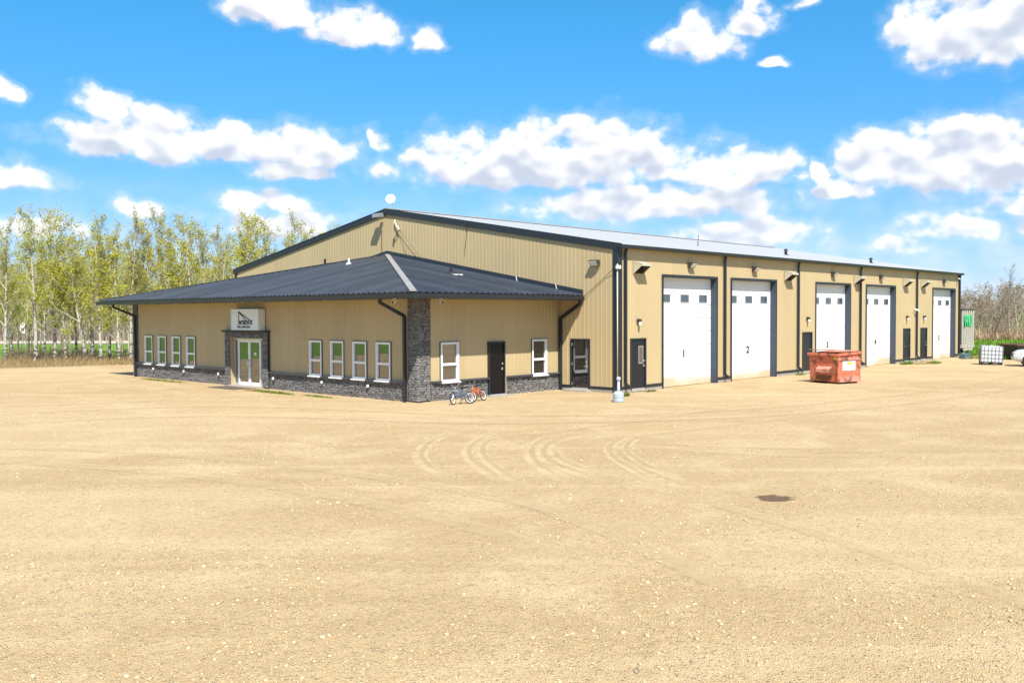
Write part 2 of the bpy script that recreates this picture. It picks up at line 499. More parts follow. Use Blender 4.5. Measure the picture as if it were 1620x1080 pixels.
# ================================================================== GROUND
def ground_material(name, kind):
    mt = bpy.data.materials.new(name); mt.use_nodes = True
    T = NT(mt.node_tree); b = T.n['Principled BSDF']
    pos = T.node('ShaderNodeNewGeometry').outputs['Position']
    b.inputs['Roughness'].default_value = 0.95
    b.inputs['Specular IOR Level'].default_value = 0.15
    bp = T.node('ShaderNodeBump'); bp.inputs['Strength'].default_value = 1.0
    if kind == 'gravel':
        big = T.noise(pos, 0.09, 2, 0.55, 0.6)
        mid = T.noise(pos, 0.55, 4, 0.6, 0.4)
        fine = T.noise(pos, 7.0, 4, 0.7)
        grit = T.noise(pos, 55.0, 2, 0.7)
        vor = T.node('ShaderNodeTexVoronoi', feature='F1'); T.put(vor.inputs['Vector'], pos); vor.inputs['Scale'].default_value = 26.0
        vor2 = T.node('ShaderNodeTexVoronoi', feature='F1'); T.put(vor2.inputs['Vector'], pos); vor2.inputs['Scale'].default_value = 62.0
        c = T.mix(T.step(big, 0.3, 0.7), (0.45, 0.315, 0.162), (0.53, 0.385, 0.21))
        c = T.mix(T.math('MULTIPLY', T.step(mid, 0.42, 0.72), 0.75), c, (0.60, 0.445, 0.258))
        c = T.mix(T.math('MULTIPLY', T.step(fine, 0.5, 0.75), 0.5), c, (0.62, 0.475, 0.295))
        c = T.mix(T.math('MULTIPLY', T.step(fine, 0.50, 0.27), 0.65), c, (0.34, 0.24, 0.125))
        c = T.mix(T.math('MULTIPLY', T.step(grit, 0.55, 0.8), 0.35), c, (0.58, 0.47, 0.315))
        stone = T.step(vor.outputs['Distance'], 0.42, 0.2)
        pick = T.step(T.sep(vor.outputs['Color'])[0], 0.72, 0.78)
        stone = T.math('MULTIPLY', stone, pick)
        sc = T.mix(T.sep(vor.outputs['Color'])[1], (0.46, 0.37, 0.25), (0.74, 0.63, 0.46))
        c = T.mix(T.math('MULTIPLY', stone, 0.8), c, sc)
        # grader and tyre polish: long faint bands across the yard
        lane = T.comb(T.math('MULTIPLY', T.vmath('DOT_PRODUCT', pos, tuple(Rh), out=1), 0.035), T.math('MULTIPLY', T.vmath('DOT_PRODUCT', pos, tuple(Fh), out=1), 0.75), 0.0)
        band = T.noise(lane, 1.0, 3, 0.6, 0.5)
        c = T.mix(T.math('MULTIPLY', T.step(band, 0.46, 0.30), 0.40), c, (0.40, 0.28, 0.145))
        c = T.mix(T.math('MULTIPLY', T.step(band, 0.52, 0.68), 0.55), c, (0.61, 0.455, 0.265))
        T.put(b.inputs['Base Color'], c)
        h = T.math('ADD', T.math('MULTIPLY', stone, 0.9), T.math('MULTIPLY', fine, 0.7))
        h = T.math('ADD', h, T.math('MULTIPLY', grit, 0.45))
        h = T.math('ADD', h, T.math('MULTIPLY', vor2.outputs['Distance'], -0.35))
        bp.inputs['Distance'].default_value = 0.05
        T.put(bp.inputs['Height'], h)
    elif kind == 'grass':
        a = T.noise(pos, 0.06, 4); m_ = T.noise(pos, 0.5, 5, 0.65); f = T.noise(pos, 6.0, 5, 0.7)
        c = T.mix(T.step(a, 0.35, 0.65), (0.12, 0.24, 0.03), (0.16, 0.29, 0.04))
        c = T.mix(T.math('MULTIPLY', T.step(m_, 0.5, 0.72), 0.55), c, (0.25, 0.26, 0.075))
        c = T.mix(T.math('MULTIPLY', T.step(f, 0.4, 0.7), 0.5), c, (0.08, 0.15, 0.022))
        T.put(b.inputs['Base Color'], c)
        bp.inputs['Distance'].default_value = 0.12
        T.put(bp.inputs['Height'], T.math('ADD', f, m_))
    elif kind == 'verge':
        m_ = T.noise(pos, 0.8, 5, 0.65); f = T.noise(pos, 9.0, 5, 0.7)
        c = T.mix(T.step(m_, 0.35, 0.65), (0.30, 0.20, 0.105), (0.24, 0.19, 0.09))
        c = T.mix(T.math('MULTIPLY', T.step(f, 0.45, 0.7), 0.6), c, (0.14, 0.10, 0.05))
        c = T.mix(T.math('MULTIPLY', T.step(T.noise(pos, 0.35, 3), 0.55, 0.66), 0.6), c, (0.13, 0.17, 0.04))
        T.put(b.inputs['Base Color'], c)
        bp.inputs['Distance'].default_value = 0.08
        T.put(bp.inputs['Height'], f)
    else:
        f = T.noise(pos, 3.0, 5, 0.7)
        T.put(b.inputs['Base Color'], T.mix(f, (0.36, 0.31, 0.26), (0.46, 0.40, 0.33)))
        T.put(bp.inputs['Height'], f); bp.inputs['Distance'].default_value = 0.02
    T.put(b.inputs['Normal'], bp.outputs[0])
    return mt
M_gravel = ground_material('tan_gravel', 'gravel')
M_grass = ground_material('spring_grass_sward', 'grass')
M_verge = ground_material('dry_leaf_litter_verge', 'verge')
M_road = ground_material('pale_gravel_road', 'road')

def ragged(poly, step=2.0, amp=0.5, seed=3):
    r = random.Random(seed); out = []
    for (x0, y0), (x1, y1) in zip(poly, poly[1:] + poly[:1]):
        L = math.hypot(x1 - x0, y1 - y0); n = max(1, int(L / step))
        nx, ny = -(y1 - y0) / L, (x1 - x0) / L
        for i in range(n):
            t = i / n; j = r.uniform(-amp, amp) * (0.3 if i == 0 else 1)
            out.append((x0 + (x1 - x0) * t + nx * j, y0 + (y1 - y0) * t + ny * j))
    return out
def sheet(name, poly, z, mat):
    mb = MB(); mb.add([(x, y, z) for x, y in poly], [tuple(range(len(poly)))])
    return structure(link(name, mb.mesh(name, mat)))
B_ = 3000
sheet('grass_field', [(-B_, -B_), (B_, -B_), (B_, B_), (-B_, B_)], -0.10, M_grass)
sheet('verge', ragged([(-19, 62), (-15.5, 39.6), (-11, 38.4), (-2.6, 36.6), (10, 34), (26, 34), (26, 42), (8, 46), (-6, 53), (-12, 62)], 1.5, 0.9, 5), -0.04, M_verge)
gravel = sheet('gravel_lot', ragged([(-10.3, 39.6), (-2.6, 37.9), (6, 36.5), (20, 35.5), (42, 34), (48, 14), (47.5, 2), (43, -3.0), (38.6, -2.6), (38.3, -5.2), (40.6, -8.0), (46, -16), (44, -60), (0, -80), (-70, -62), (-78, 0), (-46, 36.0)], 1.6, 0.35, 9), 0.0, M_gravel)
# the country road beyond the aspens
def along(px0, d0, px1, d1):
    """two ground points given as bearing offset (tan) and depth"""
    out = []
    for t, d in ((px0, d0), (px1, d1)):
        p = CAM_POS + Fh * d + Rh * (t * d); out.append((p.x, p.y))
    return out
(a0, a1), (b1, b0) = along(-0.95, 112, 0.10, 107), along(0.10, 121, -0.95, 128)
sheet('country_road', [a0, a1, b1, b0], -0.05, M_road)

# faint tyre tracks polished into the gravel (flat marks in the yard)
def track_material(name, col, alpha, tread=True):
    mt = bpy.data.materials.new(name); mt.use_nodes = True
    T = NT(mt.node_tree); b = T.n['Principled BSDF']
    b.inputs['Roughness'].default_value = 0.95; b.inputs['Specular IOR Level'].default_value = 0.1
    uv = T.node('ShaderNodeTexCoord').outputs['UV']
    pos = T.node('ShaderNodeNewGeometry').outputs['Position']
    s = T.sep(uv)
    nz = T.noise(pos, 9.0, 4, 0.65)
    T.put(b.inputs['Base Color'], T.mix(nz, tuple(x * 0.85 for x in col), tuple(min(1, x * 1.1) for x in col)))
    e = T.math('ABSOLUTE', T.math('SUBTRACT', s[1], 0.5))
    edge = T.step(T.math('ADD', e, T.math('MULTIPLY', T.math('SUBTRACT', T.noise(pos, 5.0, 4), 0.5), 0.35)), 0.5, 0.26)
    ends = T.math('MULTIPLY', T.step(s[0], 0.0, 0.22), T.step(s[0], 1.0, 0.75))
    patch = T.step(T.noise(pos, 1.4, 4, 0.6), 0.3, 0.58, 0.35, 1.0)
    al = T.math('MULTIPLY', T.math('MULTIPLY', edge, ends), T.math('MULTIPLY', patch, alpha))
    T.put(b.inputs['Alpha'], al)
    bp = T.node('ShaderNodeBump'); bp.inputs['Distance'].default_value = 0.012; bp.inputs['Strength'].default_value = 1
    T.put(bp.inputs['Height'], T.noise(pos, 30, 3)); T.put(b.inputs['Normal'], bp.outputs[0])
    return mt
M_track = track_material('compacted_dust', (0.60, 0.455, 0.27), 0.62)
M_trackfaint = track_material('faint_dust', (0.58, 0.44, 0.26), 0.35)
M_trackdark = track_material('scuffed_damp_gravel', (0.42, 0.305, 0.165), 0.30)
def smooth_path(pts, n=8):
    out = []
    P = [pts[0]] + list(pts) + [pts[-1]]
    for i in range(1, len(P) - 2):
        p0, p1, p2, p3 = (Vector(q) for q in P[i - 1:i + 3])
        for k in range(n):
            t = k / n
            out.append(0.5 * ((2 * p1) + (p2 - p0) * t + (2 * p0 - 5 * p1 + 4 * p2 - p3) * t * t + (3 * p1 - p0 - 3 * p2 + p3) * t ** 3))
    out.append(Vector(pts[-1]))
    return out
def tyre_track(pts, width, z, mat):
    pp = smooth_path([(x, y, 0) for x, y in pts])
    vs = []; fs = []; uvs = []
    n = len(pp)
    for i, p in enumerate(pp):
        d = (pp[min(i + 1, n - 1)] - pp[max(0, i - 1)]).normalized(); s = Vector((-d.y, d.x, 0))
        vs += [(p.x + s.x * width / 2, p.y + s.y * width / 2, z), (p.x - s.x * width / 2, p.y - s.y * width / 2, z)]
    for i in range(n - 1):
        fs.append((2 * i, 2 * i + 1, 2 * i + 3, 2 * i + 2)); uvs += [(i / (n - 1), 0), (i / (n - 1), 1), ((i + 1) / (n - 1), 1), ((i + 1) / (n - 1), 0)]
    mb = MB(); mb.add(vs, fs)
    me = mb.mesh('tyre_track', mat)
    ul = me.uv_layers.new(name='UVMap')
    for l, u in zip(ul.data, uvs):
        l.uv = u
    link('tyre_track', me, gravel)
TR = [
    ([(-11.6, -4.3), (-12.95, -4.21), (-14.23, -4.85), (-15.46, -5.83), (-16.41, -6.82), (-17.19, -7.97), (-17.72, -9.15), (-18.1, -10.4)], 0.42),
    ([(-10.9, -5.35), (-12.58, -5.25), (-13.76, -5.93), (-14.96, -6.87), (-15.85, -7.88), (-16.6, -9.0), (-17.26, -10.15), (-17.8, -11.3)], 0.40),
    ([(-10.8, -6.1), (-12.44, -5.7), (-13.56, -6.16), (-14.63, -6.99), (-15.72, -8.24), (-16.67, -9.64), (-17.41, -10.91), (-17.9, -12)], 0.34),
    ([(-9.8, -6.95), (-11.52, -6.74), (-12.54, -7.03), (-13.96, -7.98), (-15.01, -9.02), (-15.95, -10.26), (-16.39, -10.95), (-16.9, -12.2)], 0.46),
    ([(-9.9, -7.7), (-11.52, -7.34), (-12.62, -7.49), (-13.9, -8.29), (-14.9, -9.35), (-15.56, -10.51), (-15.9, -11.34), (-16.4, -12.6)], 0.40),
    ([(-12.6, -7.6), (-13.51, -8.26), (-14.44, -9.24), (-15.06, -10.15), (-15.36, -10.91), (-15.8, -12)], 0.34),
    ([(-8.2, -8.6), (-10.13, -8.32), (-11.23, -8.5), (-12.49, -9.16), (-13.62, -10.16), (-14.61, -11.39), (-15.5, -12.58), (-16.2, -13.7)], 0.34),
    ([(-7.6, -8.9), (-9.99, -8.47), (-10.9, -8.72), (-12.1, -9.38), (-13.15, -10.3), (-14.2, -11.55), (-15.0, -12.8), (-15.7, -14)], 0.30),
    ([(-11.8, -8.7), (-11.62, -10.2), (-11.2, -11.8), (-10.2, -13.6), (-8.6, -15.2)], 0.40),
    ([(-11.2, -8.8), (-10.85, -10.0), (-10.44, -10.96), (-9.4, -12.6), (-7.6, -14.0)], 0.36),
    ([(4, -9.5), (-4, -9.2), (-8.2, -8.6), (-10.5, -8.4)], 0.36), ([(2, -6.2), (-5, -6.3), (-10.8, -6.1), (-12, -5.9)], 0.4), ([(-16.2, -13.7), (-17.5, -17), (-19.5, -21)], 0.36), ([(-18.1, -10.4), (-19.2, -14), (-21, -18)], 0.42), ([(-30, 20), (-20, 14), (-12, 12), (-9.5, 24), (-9, 36)], 0.6), ([(-24, 4), (-21, 0), (-19, -6), (-18.6, -12), (-19.5, -17)], 0.5), ([(-25.8, 3), (-22.7, -1), (-20.8, -6.5), (-20.4, -12), (-21.2, -16)], 0.5),
    ([(-26, 12), (-14, 8), (-9, -2), (-2, -7), (12, -9), (34, -8)], 0.6), ([(-28, 9), (-16, 5.5), (-10.5, -3.5), (-2, -9), (12, -11), (34, -10)], 0.6),
]
for i, (pts, w) in enumerate(TR):
    tyre_track(pts, w * 1.25, 0.003 + 0.0007 * i, M_track if i < 8 else M_trackfaint)
    if i < 8:
        tyre_track([(x + 0.16, y + 0.12) for x, y in pts[1:-1]], 0.16, 0.0165 + 0.0005 * i, M_trackdark)
# oil soaked patch
def oil_material():
    mt = bpy.data.materials.new('oil_soaked_gravel'); mt.use_nodes = True
    T = NT(mt.node_tree); b = T.n['Principled BSDF']; b.inputs['Roughness'].default_value = 0.8
    uv = T.node('ShaderNodeTexCoord').outputs['UV']; pos = T.node('ShaderNodeNewGeometry').outputs['Position']
    r = T.vmath('LENGTH', T.vmath('SUBTRACT', uv, (0.5, 0.5, 0)), out=1)
    r = T.math('ADD', r, T.math('MULTIPLY', T.math('SUBTRACT', T.noise(pos, 3.2, 6, 0.7), 0.5), 0.75))
    T.put(b.inputs['Alpha'], T.math('MULTIPLY', T.step(r, 0.42, 0.30), 0.95))
    T.put(b.inputs['Base Color'], T.mix(T.noise(pos, 16, 4), (0.075, 0.042, 0.018), (0.15, 0.092, 0.042)))
    bp = T.node('ShaderNodeBump'); bp.inputs['Distance'].default_value = 0.02; T.put(bp.inputs['Height'], T.noise(pos, 25, 4)); T.put(b.inputs['Normal'], bp.outputs[0])
    return mt
M_oil = oil_material()
def decal(name, cx, cy, hx, hy, ang, z, mat):
    ca, sa = math.cos(ang), math.sin(ang)
    mb = MB(); mb.add([(cx + ca * x - sa * y, cy + sa * x + ca * y, z) for x, y in ((-hx, -hy), (hx, -hy), (hx, hy), (-hx, hy))], [(0, 1, 2, 3)])
    me = mb.mesh(name, mat); ul = me.uv_layers.new(name='UVMap')
    for l, u in zip(ul.data, ((0, 0), (1, 0), (1, 1), (0, 1))):
        l.uv = u
    return link(name, me, gravel)
decal('oil_stain', -15.37, -14.97, 0.42, 0.40, YAW - math.pi / 2, 0.006, M_oil)

# loose gravel: real stones, far too many to count
def stone_template(rs):
    t = (1 + 5 ** 0.5) / 2
    v = np.array([(-1, t, 0), (1, t, 0), (-1, -t, 0), (1, -t, 0), (0, -1, t), (0, 1, t), (0, -1, -t), (0, 1, -t), (t, 0, -1), (t, 0, 1), (-t, 0, -1), (-t, 0, 1)], float)
    v /= np.linalg.norm(v[0])
    v *= (1 + rs.uniform(-0.28, 0.28, (12, 1)))
    return v
ICO = np.array([(0, 11, 5), (0, 5, 1), (0, 1, 7), (0, 7, 10), (0, 10, 11), (1, 5, 9), (5, 11, 4), (11, 10, 2), (10, 7, 6), (7, 1, 8), (3, 9, 4), (3, 4, 2), (3, 2, 6), (3, 6, 8), (3, 8, 9), (4, 9, 5), (2, 4, 11), (6, 2, 10), (8, 6, 7), (9, 8, 1)])
def mesh_from_arrays(name, V, Fa, mat, smooth=False):
    me = bpy.data.meshes.new(name)
    k = Fa.shape[1]
    me.vertices.add(len(V)); me.vertices.foreach_set('co', V.astype(np.float32).ravel())
    me.loops.add(Fa.size); me.loops.foreach_set('vertex_index', Fa.astype(np.int32).ravel())
    me.polygons.add(len(Fa)); me.polygons.foreach_set('loop_start', np.arange(0, Fa.size, k, dtype=np.int32))
    if smooth:
        me.polygons.foreach_set('use_smooth', np.ones(len(Fa), dtype=bool))
    me.materials.append(mat); me.update(calc_edges=True); me.validate()
    return me
def gravel_stones(n):
    rs = np.random.RandomState(11)
    temps = [stone_template(rs) for _ in range(12)]
    # spread over the part of the yard in front of the camera, denser close by
    dep = 5.5 * (48 / 5.5) ** (rs.rand(n) ** 1.05)
    lat = (rs.rand(n) * 2 - 1) * 0.72 * dep
    x = CAM_POS.x + Fh.x * dep + Rh.x * lat; y = CAM_POS.y + Fh.y * dep + Rh.y * lat
    # clumps: stones gather in patches and windrows
    ph = np.sin(x * 0.9 + 1.3 * np.sin(y * 0.6)) + np.sin(y * 1.1 + 1.7 * np.sin(x * 0.5 + 1)) + 0.8 * np.sin(x * 2.3 - y * 1.9)
    keep = rs.rand(n) < np.clip(0.45 + 0.28 * ph, 0.12, 1)
    inb = ((x > -8.6) & (y > 2.4)) | ((x > -0.5) & (y > -0.5))
    keep &= ~inb
    x, y, dep = x[keep], y[keep], dep[keep]; n = len(x)
    nw = 5200; tw_ = rs.rand(nw); ex = np.abs(rs.normal(0, 0.28, nw)) + 0.06
    segs = [((-0.1, 0.0), (40.3, 0.0), (0, -1)), ((0.0, 0.0), (0.0, 3.0), (-1, 0)), ((-7.94, 3.03), (0, 3.03), (0, -1)), ((-7.94, 3.03), (-7.94, 25.9), (-1, 0))]
    pick = rs.choice(4, nw, p=[0.42, 0.06, 0.17, 0.35])
    A0 = np.array([sg_[0] for sg_ in segs])[pick]; A1 = np.array([sg_[1] for sg_ in segs])[pick]; NN = np.array([sg_[2] for sg_ in segs])[pick]
    wp = A0 + (A1 - A0) * tw_[:, None] + NN * ex[:, None]
    x = np.concatenate([x, wp[:, 0]]); y = np.concatenate([y, wp[:, 1]]); dep = np.concatenate([dep, np.full(nw, 60.0)]); n = len(x)
    size = np.clip(0.0056 * (1 - rs.rand(n)) ** -0.33, 0.0056, 0.027) * np.clip(0.9 + dep / 90, 0.9, 1.3)
    V = np.zeros((n, 12, 3)); tid = rs.randint(0, 12, n)
    T_ = np.stack(temps)[tid]
    ang = rs.rand(n) * 2 * np.pi; ca, sa = np.cos(ang), np.sin(ang)
    sx = size * rs.uniform(0.9, 1.5, n); sy = size * rs.uniform(0.7, 1.1, n); sz = size * rs.uniform(0.4, 0.75, n)
    X = T_[:, :, 0] * sx[:, None]; Y = T_[:, :, 1] * sy[:, None]; Z = T_[:, :, 2] * sz[:, None]
    V[:, :, 0] = x[:, None] + X * ca[:, None] - Y * sa[:, None]
    V[:, :, 1] = y[:, None] + X * sa[:, None] + Y * ca[:, None]
    V[:, :, 2] = Z + (sz * 0.35)[:, None]
    Fa = (ICO[None] + (np.arange(n) * 12)[:, None, None]).reshape(-1, 3)
    return V.reshape(-1, 3), Fa
def stone_mat():
    mt = bpy.data.materials.new('loose_gravel_stone'); mt.use_nodes = True
    T = NT(mt.node_tree); b = T.n['Principled BSDF']; b.inputs['Roughness'].default_value = 0.9; b.inputs['Specular IOR Level'].default_value = 0.2
    g_ = T.node('ShaderNodeNewGeometry')
    c = T.ramp(g_.outputs['Random Per Island'], [(0.0, (0.34, 0.245, 0.13)), (0.3, (0.46, 0.335, 0.185)), (0.62, (0.54, 0.41, 0.24)), (0.80, (0.57, 0.46, 0.30)), (0.88, (0.38, 0.31, 0.22)), (0.95, (0.22, 0.185, 0.145))])
    c = T.mix(T.math('MULTIPLY', T.noise(g_.outputs['Position'], 60, 3), 0.5), c, (0.5, 0.38, 0.22))
    T.put(b.inputs['Base Color'], c)
    return mt
M_gstone = stone_mat()
V_, F_ = gravel_stones(125000)
gs = link('loose_gravel', mesh_from_arrays('loose_gravel', V_, F_, M_gstone))
stuff(gs); gs['label'] = 'loose pale stones scattered over the gravel yard'; gs['category'] = 'gravel'

# ================================================================== MAIN HALL
HW, HL, HE, HA = 29.1185, 40.40, 6.03, 8.543
AX, AY0, AY1 = -7.943, 3.0286, 25.88
hall = thing('workshop_hall', 'long tan metal workshop hall with five numbered white bay doors', 'building', (0, 0, 0))
BAYS = [3.12, 8.775, 17.58, 24.18, 35.05]
BW, BH, REC = 4.46, 4.87, 0.27
MAN = [(0.86, 1.95), (16.10, 17.22), (29.95, 31.12), (32.9, 34.08)]
zf = 0.14      # cladding starts above the concrete footing
wall = part('wall', MB().box(0.36, HL - 0.3, 0.40, 0.5, 0, HE - 0.25), M_mortar, hall)
wall['label'] = 'long side wall with the bay doors'
ops = [(d, d + BW, -1, BH) for d in BAYS] + [(a, b, -1, 2.20) for a, b in MAN]
ribbed_panels(wall, 'cladding_panel', M_tan, (0, 0, 0), (1, 0, 0), (0, 0, 1), (0, -1, 0), 0.24, HL - 0.12, lambda u: zf + 0.12, lambda u: HE - 0.16, ops)
ghi = lambda y: HE + (HA - HE) * (1 - abs(y - HW / 2) / (HW / 2))
gw = MB(); gw.prism([(0.30, 0.3, 0), (0.30, HW - 0.3, 0), (0.30, HW - 0.3, HE - .2), (0.30, HW / 2, HA - 0.3), (0.30, 0.3, HE - .2)], (0.06, 0, 0))
gable = part('wall', gw, M_mortar, hall)
gable['label'] = 'gable end wall above the annex roof'
GD = (1.39, 2.42, 0.10, 2.18)
ribbed_panels(gable, 'cladding_panel', M_tan, (0, 0, 0), (0, 1, 0), (0, 0, 1), (-1, 0, 0), 0.14, HW - 0.02, lambda u: zf + 0.1, lambda u: ghi(u) - 0.2, [(GD[0], GD[1], -1, GD[3])], breaks=(HW / 2,))
# unseen walls (kept plain)
part('wall', MB().box(HL - 0.1, HL, 0.02, HW, 0, HE - 0.1), M_tan, hall)
part('wall', MB().box(0.05, HL - 0.1, HW - 0.1, HW, 0, HE - 0.1), M_tan, hall)
gb = MB(); gb.prism([(HL - 0.1, 0.05, HE - 0.1), (HL - 0.1, HW - .05, HE - 0.1), (HL - 0.1, HW / 2, HA - 0.12)], (0.1, 0, 0)); part('gable', gb, M_tan, hall)
# footing
cuts = [0.02] + sorted([d for b_ in BAYS for d in (b_, b_ + BW)]) + [HL]
for a, b in zip(cuts[0::2], cuts[1::2]):
    part('footing', MB().box(a, b, -0.035, 0.25, -0.3, zf), M_concrete, hall)
part('footing', MB().box(-0.035, 0.018, 0.26, HW, -0.3, zf), M_concrete, hall)
# base trim strips
for a, b in zip(cuts[0::2], cuts[1::2]):
    segs = [a]
    for p, q in MAN:
        if a < p < b:
            segs += [p, q]
    segs.append(b)
    for p, q in zip(segs[0::2], segs[1::2]):
        part('base_trim', MB().box(p, q, -0.05, 0.2, zf, zf + 0.12), M_trim, hall)
for p, q in ((0.24, GD[0]), (GD[1], AY0 - 0.05)):
    part('base_trim', MB().box(-0.05, 0.1, p, q, zf, zf + 0.10), M_trim, hall)
# corner trims
part('corner_trim', MB().box(-0.06, 0.25, -0.062, -0.0, zf + .001, HE - 0.12).box(-0.06, 0.0, 0.001, 0.17, zf + 0.001, HE - 0.12), M_trim, hall)
part('corner_trim', MB().box(HL - 0.14, HL + 0.06, -0.062, 0.02, zf + .001, HE - 0.12), M_trim, hall)
part('corner_trim', MB().box(-0.062, 0.0, HW - 0.12, HW + 0.06, zf, HE - 0.2), M_trim, hall)
# roof
sl = math.atan2(HA - HE, HW / 2)
Ls = math.hypot(HA - HE, HW / 2)
OV = 0.22
roof = part('roof', MB().add([(-0.02, -OV, HE - 0.04 - OV * math.tan(sl)), (HL + 0.02, -OV, HE - 0.04 - OV * math.tan(sl)), (HL + .02, HW / 2, HA - 0.04), (-0.02, HW / 2, HA - 0.04), (-0.02, HW + OV, HE - 0.04 - OV * math.tan(sl)), (HL + .02, HW + OV, HE - 0.04 - OV * math.tan(sl))], [(0, 1, 2, 3), (3, 2, 5, 4)]), M_rooflight, hall)
ribbed_panels(roof, 'roof_panel', M_rooflight, (-0.06, -OV, HE - OV * math.tan(sl)), (1, 0, 0), (0, math.cos(sl), math.sin(sl)), (0, -math.sin(sl), math.cos(sl)), 0, HL + 0.2, lambda u: -0.06, lambda u: Ls + OV / math.cos(sl))
ribbed_panels(roof, 'roof_panel', M_rooflight, (HL + 0.1, HW + OV, HE - OV * math.tan(sl)), (-1, 0, 0), (0, -math.cos(sl), math.sin(sl)), (0, math.sin(sl), math.cos(sl)), 0, HL + 0.2, lambda u: -0.06, lambda u: Ls + OV / math.cos(sl))
part('ridge_cap', MB().beam((-0.07, HW / 2, HA + 0.03), (HL + 0.1, HW / 2, HA + 0.03), 0.4, 0.05), M_rooflight, hall)
def rake(y0, z0, y1, z1):
    return MB().hexa([(-0.075, y0, z0 - 0.27), (0.02, y0, z0 - 0.27), (0.02, y1, z1 - 0.27), (-0.075, y1, z1 - 0.27), (-0.075, y0, z0 + 0.03), (0.02, y0, z0 + 0.03), (0.02, y1, z1 + 0.03), (-0.075, y1, z1 + 0.03)])
part('rake_trim', rake(-OV, HE - OV * math.tan(sl), HW / 2 - 0.003, HA), M_trim, hall)
part('rake_trim', rake(HW + OV, HE - OV * math.tan(sl), HW / 2 + 0.003, HA), M_trim, hall)
# eave gutter
zg = HE - OV * math.tan(sl)
part('gutter', MB().prism([(-0.1, -OV - 0.10, zg - 0.02), (-0.1, -OV - 0.08, zg - 0.15), (-0.1, -0.065, zg - 0.15), (-0.1, -0.065, zg - 0.02)], (HL + 0.2, 0, 0)), M_trim, hall)
# downspouts with kick-out
def downspout(parent, x, kick=0.14, bottom=0.28):
    mb = MB()
    pts = [(x, -0.16, zg - 0.14), (x, -0.115, zg - 0.32), (x, -0.115, bottom + 0.12), (x + 0.02, -0.17, bottom + 0.03), (x + 0.04, -0.29, bottom - 0.02)]
    for a, b in zip(pts, pts[1:]):
        mb.beam(a, b, 0.105, 0.085, up=(0, 1, 0.02))
    part('downspout', mb, M_trim, parent)
for x in (0.42, 8.13, 15.47, 23.25, 32.05, 40.2):
    downspout(hall, x)
M_cream = material('cream_pvc', (0.60, 0.54, 0.38), 0.5, var=0.05)
# conduit on the near corner
part('conduit', MB().tube([(-0.12, -0.10, 0.5), (-0.12, -0.10, 5.2)], 0.024, 8), M_cream, hall, smooth=True)
part('junction_box', MB().box(-0.20, 0.0, -0.20, -0.07, 5.0, 5.14), M_white, hall, bevel=0.01)

# bay doors
SECZ = (BH - 0.09) / 8
def section_mesh():
    mb = MB(); w = BW - 0.18; h = SECZ - 0.011
    prof = [(0, 0.014), (0.014, 0)]
    for f in (0.25, 0.5, 0.75):
        prof += [(f * h - 0.012, 0), (f * h - 0.004, 0.006), (f * h + 0.004, 0.006), (f * h + 0.012, 0)]
    prof += [(h - 0.014, 0), (h, 0.014)]
    for (z0, d0), (z1, d1) in zip(prof, prof[1:]):
        mb.add([(0, d0, z0), (w, d0, z0), (w, d1, z1), (0, d1, z1)], [(0, 1, 2, 3)])
    mb.add([(0, 0.012, 0), (w, 0.012, 0), (w, 0.05, 0), (0, 0.05, 0)], [(0, 3, 2, 1)]); mb.add([(0, 0.012, h), (w, 0.012, h), (w, 0.05, h), (0, 0.05, h)], [(0, 1, 2, 3)])
    return mb.mesh('door_section', M_bay)
SEC = section_mesh()
def bay_trim():
    mb = MB()
    t = 0.09
    for x0, x1 in ((0, t), (BW - t, BW)):
        mb.box(x0, x1, -0.045, REC + 0.06, 0.0, BH - 0.002)
    mb.box(t + 0.002, BW - t - 0.002, -0.045, REC + 0.06, BH - t, BH - 0.002)
    mb.box(t, BW - t, REC + 0.06, REC + 0.08, 0, BH)
    return mb.mesh('bay_door', M_jamb)
TRIM = bay_trim()
def jamb_cap():
    mb = MB(); t = 0.085
    mb.box(-0.012, t, -0.055, -0.046, 0.0, BH + 0.012); mb.box(BW - t, BW + 0.012, -0.055, -0.046, 0, BH + 0.012); mb.box(t, BW - t, -0.055, -0.046, BH - t, BH + 0.012)
    return mb.mesh('casing', M_trim)
CAS = jamb_cap()
PANE = MB().box(-0.31, 0.31, -0.012, 0.03, -0.15, 0.15).mesh('window_pane', M_bayglass)
def pframe():
    mb = MB(); a, b, t = 0.335, 0.175, 0.025
    mb.box(-a, a, -0.016, 0.0, -b, -b + t); mb.box(-a, a, -0.016, 0, b - t, b); mb.box(-a, -a + t, -0.016, 0, -b + t, b - t); mb.box(a - t, a, -0.016, 0, -b + t, b - t)
    return mb.mesh('window_frame', M_galv)
PFR = pframe()
for i, d in enumerate(BAYS):
    door = link('bay_door', TRIM, hall, (d, 0, 0))
    door['label'] = 'white overhead bay door numbered %d' % (i + 1)
    link('casing', CAS, door)
    for k in range(8):
        link('door_section', SEC, door, (0.09, REC, 0.0 + k * SECZ + 0.01))
    for wx in (0.70, 2.18, 3.68):
        link('window_pane', PANE, door, (wx, REC - 0.002, 3.875))
        link('window_frame', PFR, door, (wx, REC - 0.004, 3.875))
    link('numeral', text_mesh(str(i + 1), 0.46, M_ink, 0.003, bold=0.012), door, (2.12, REC - 0.008, 1.28), (R(90), 0, 0), (1.3, 1.0, 1.0))
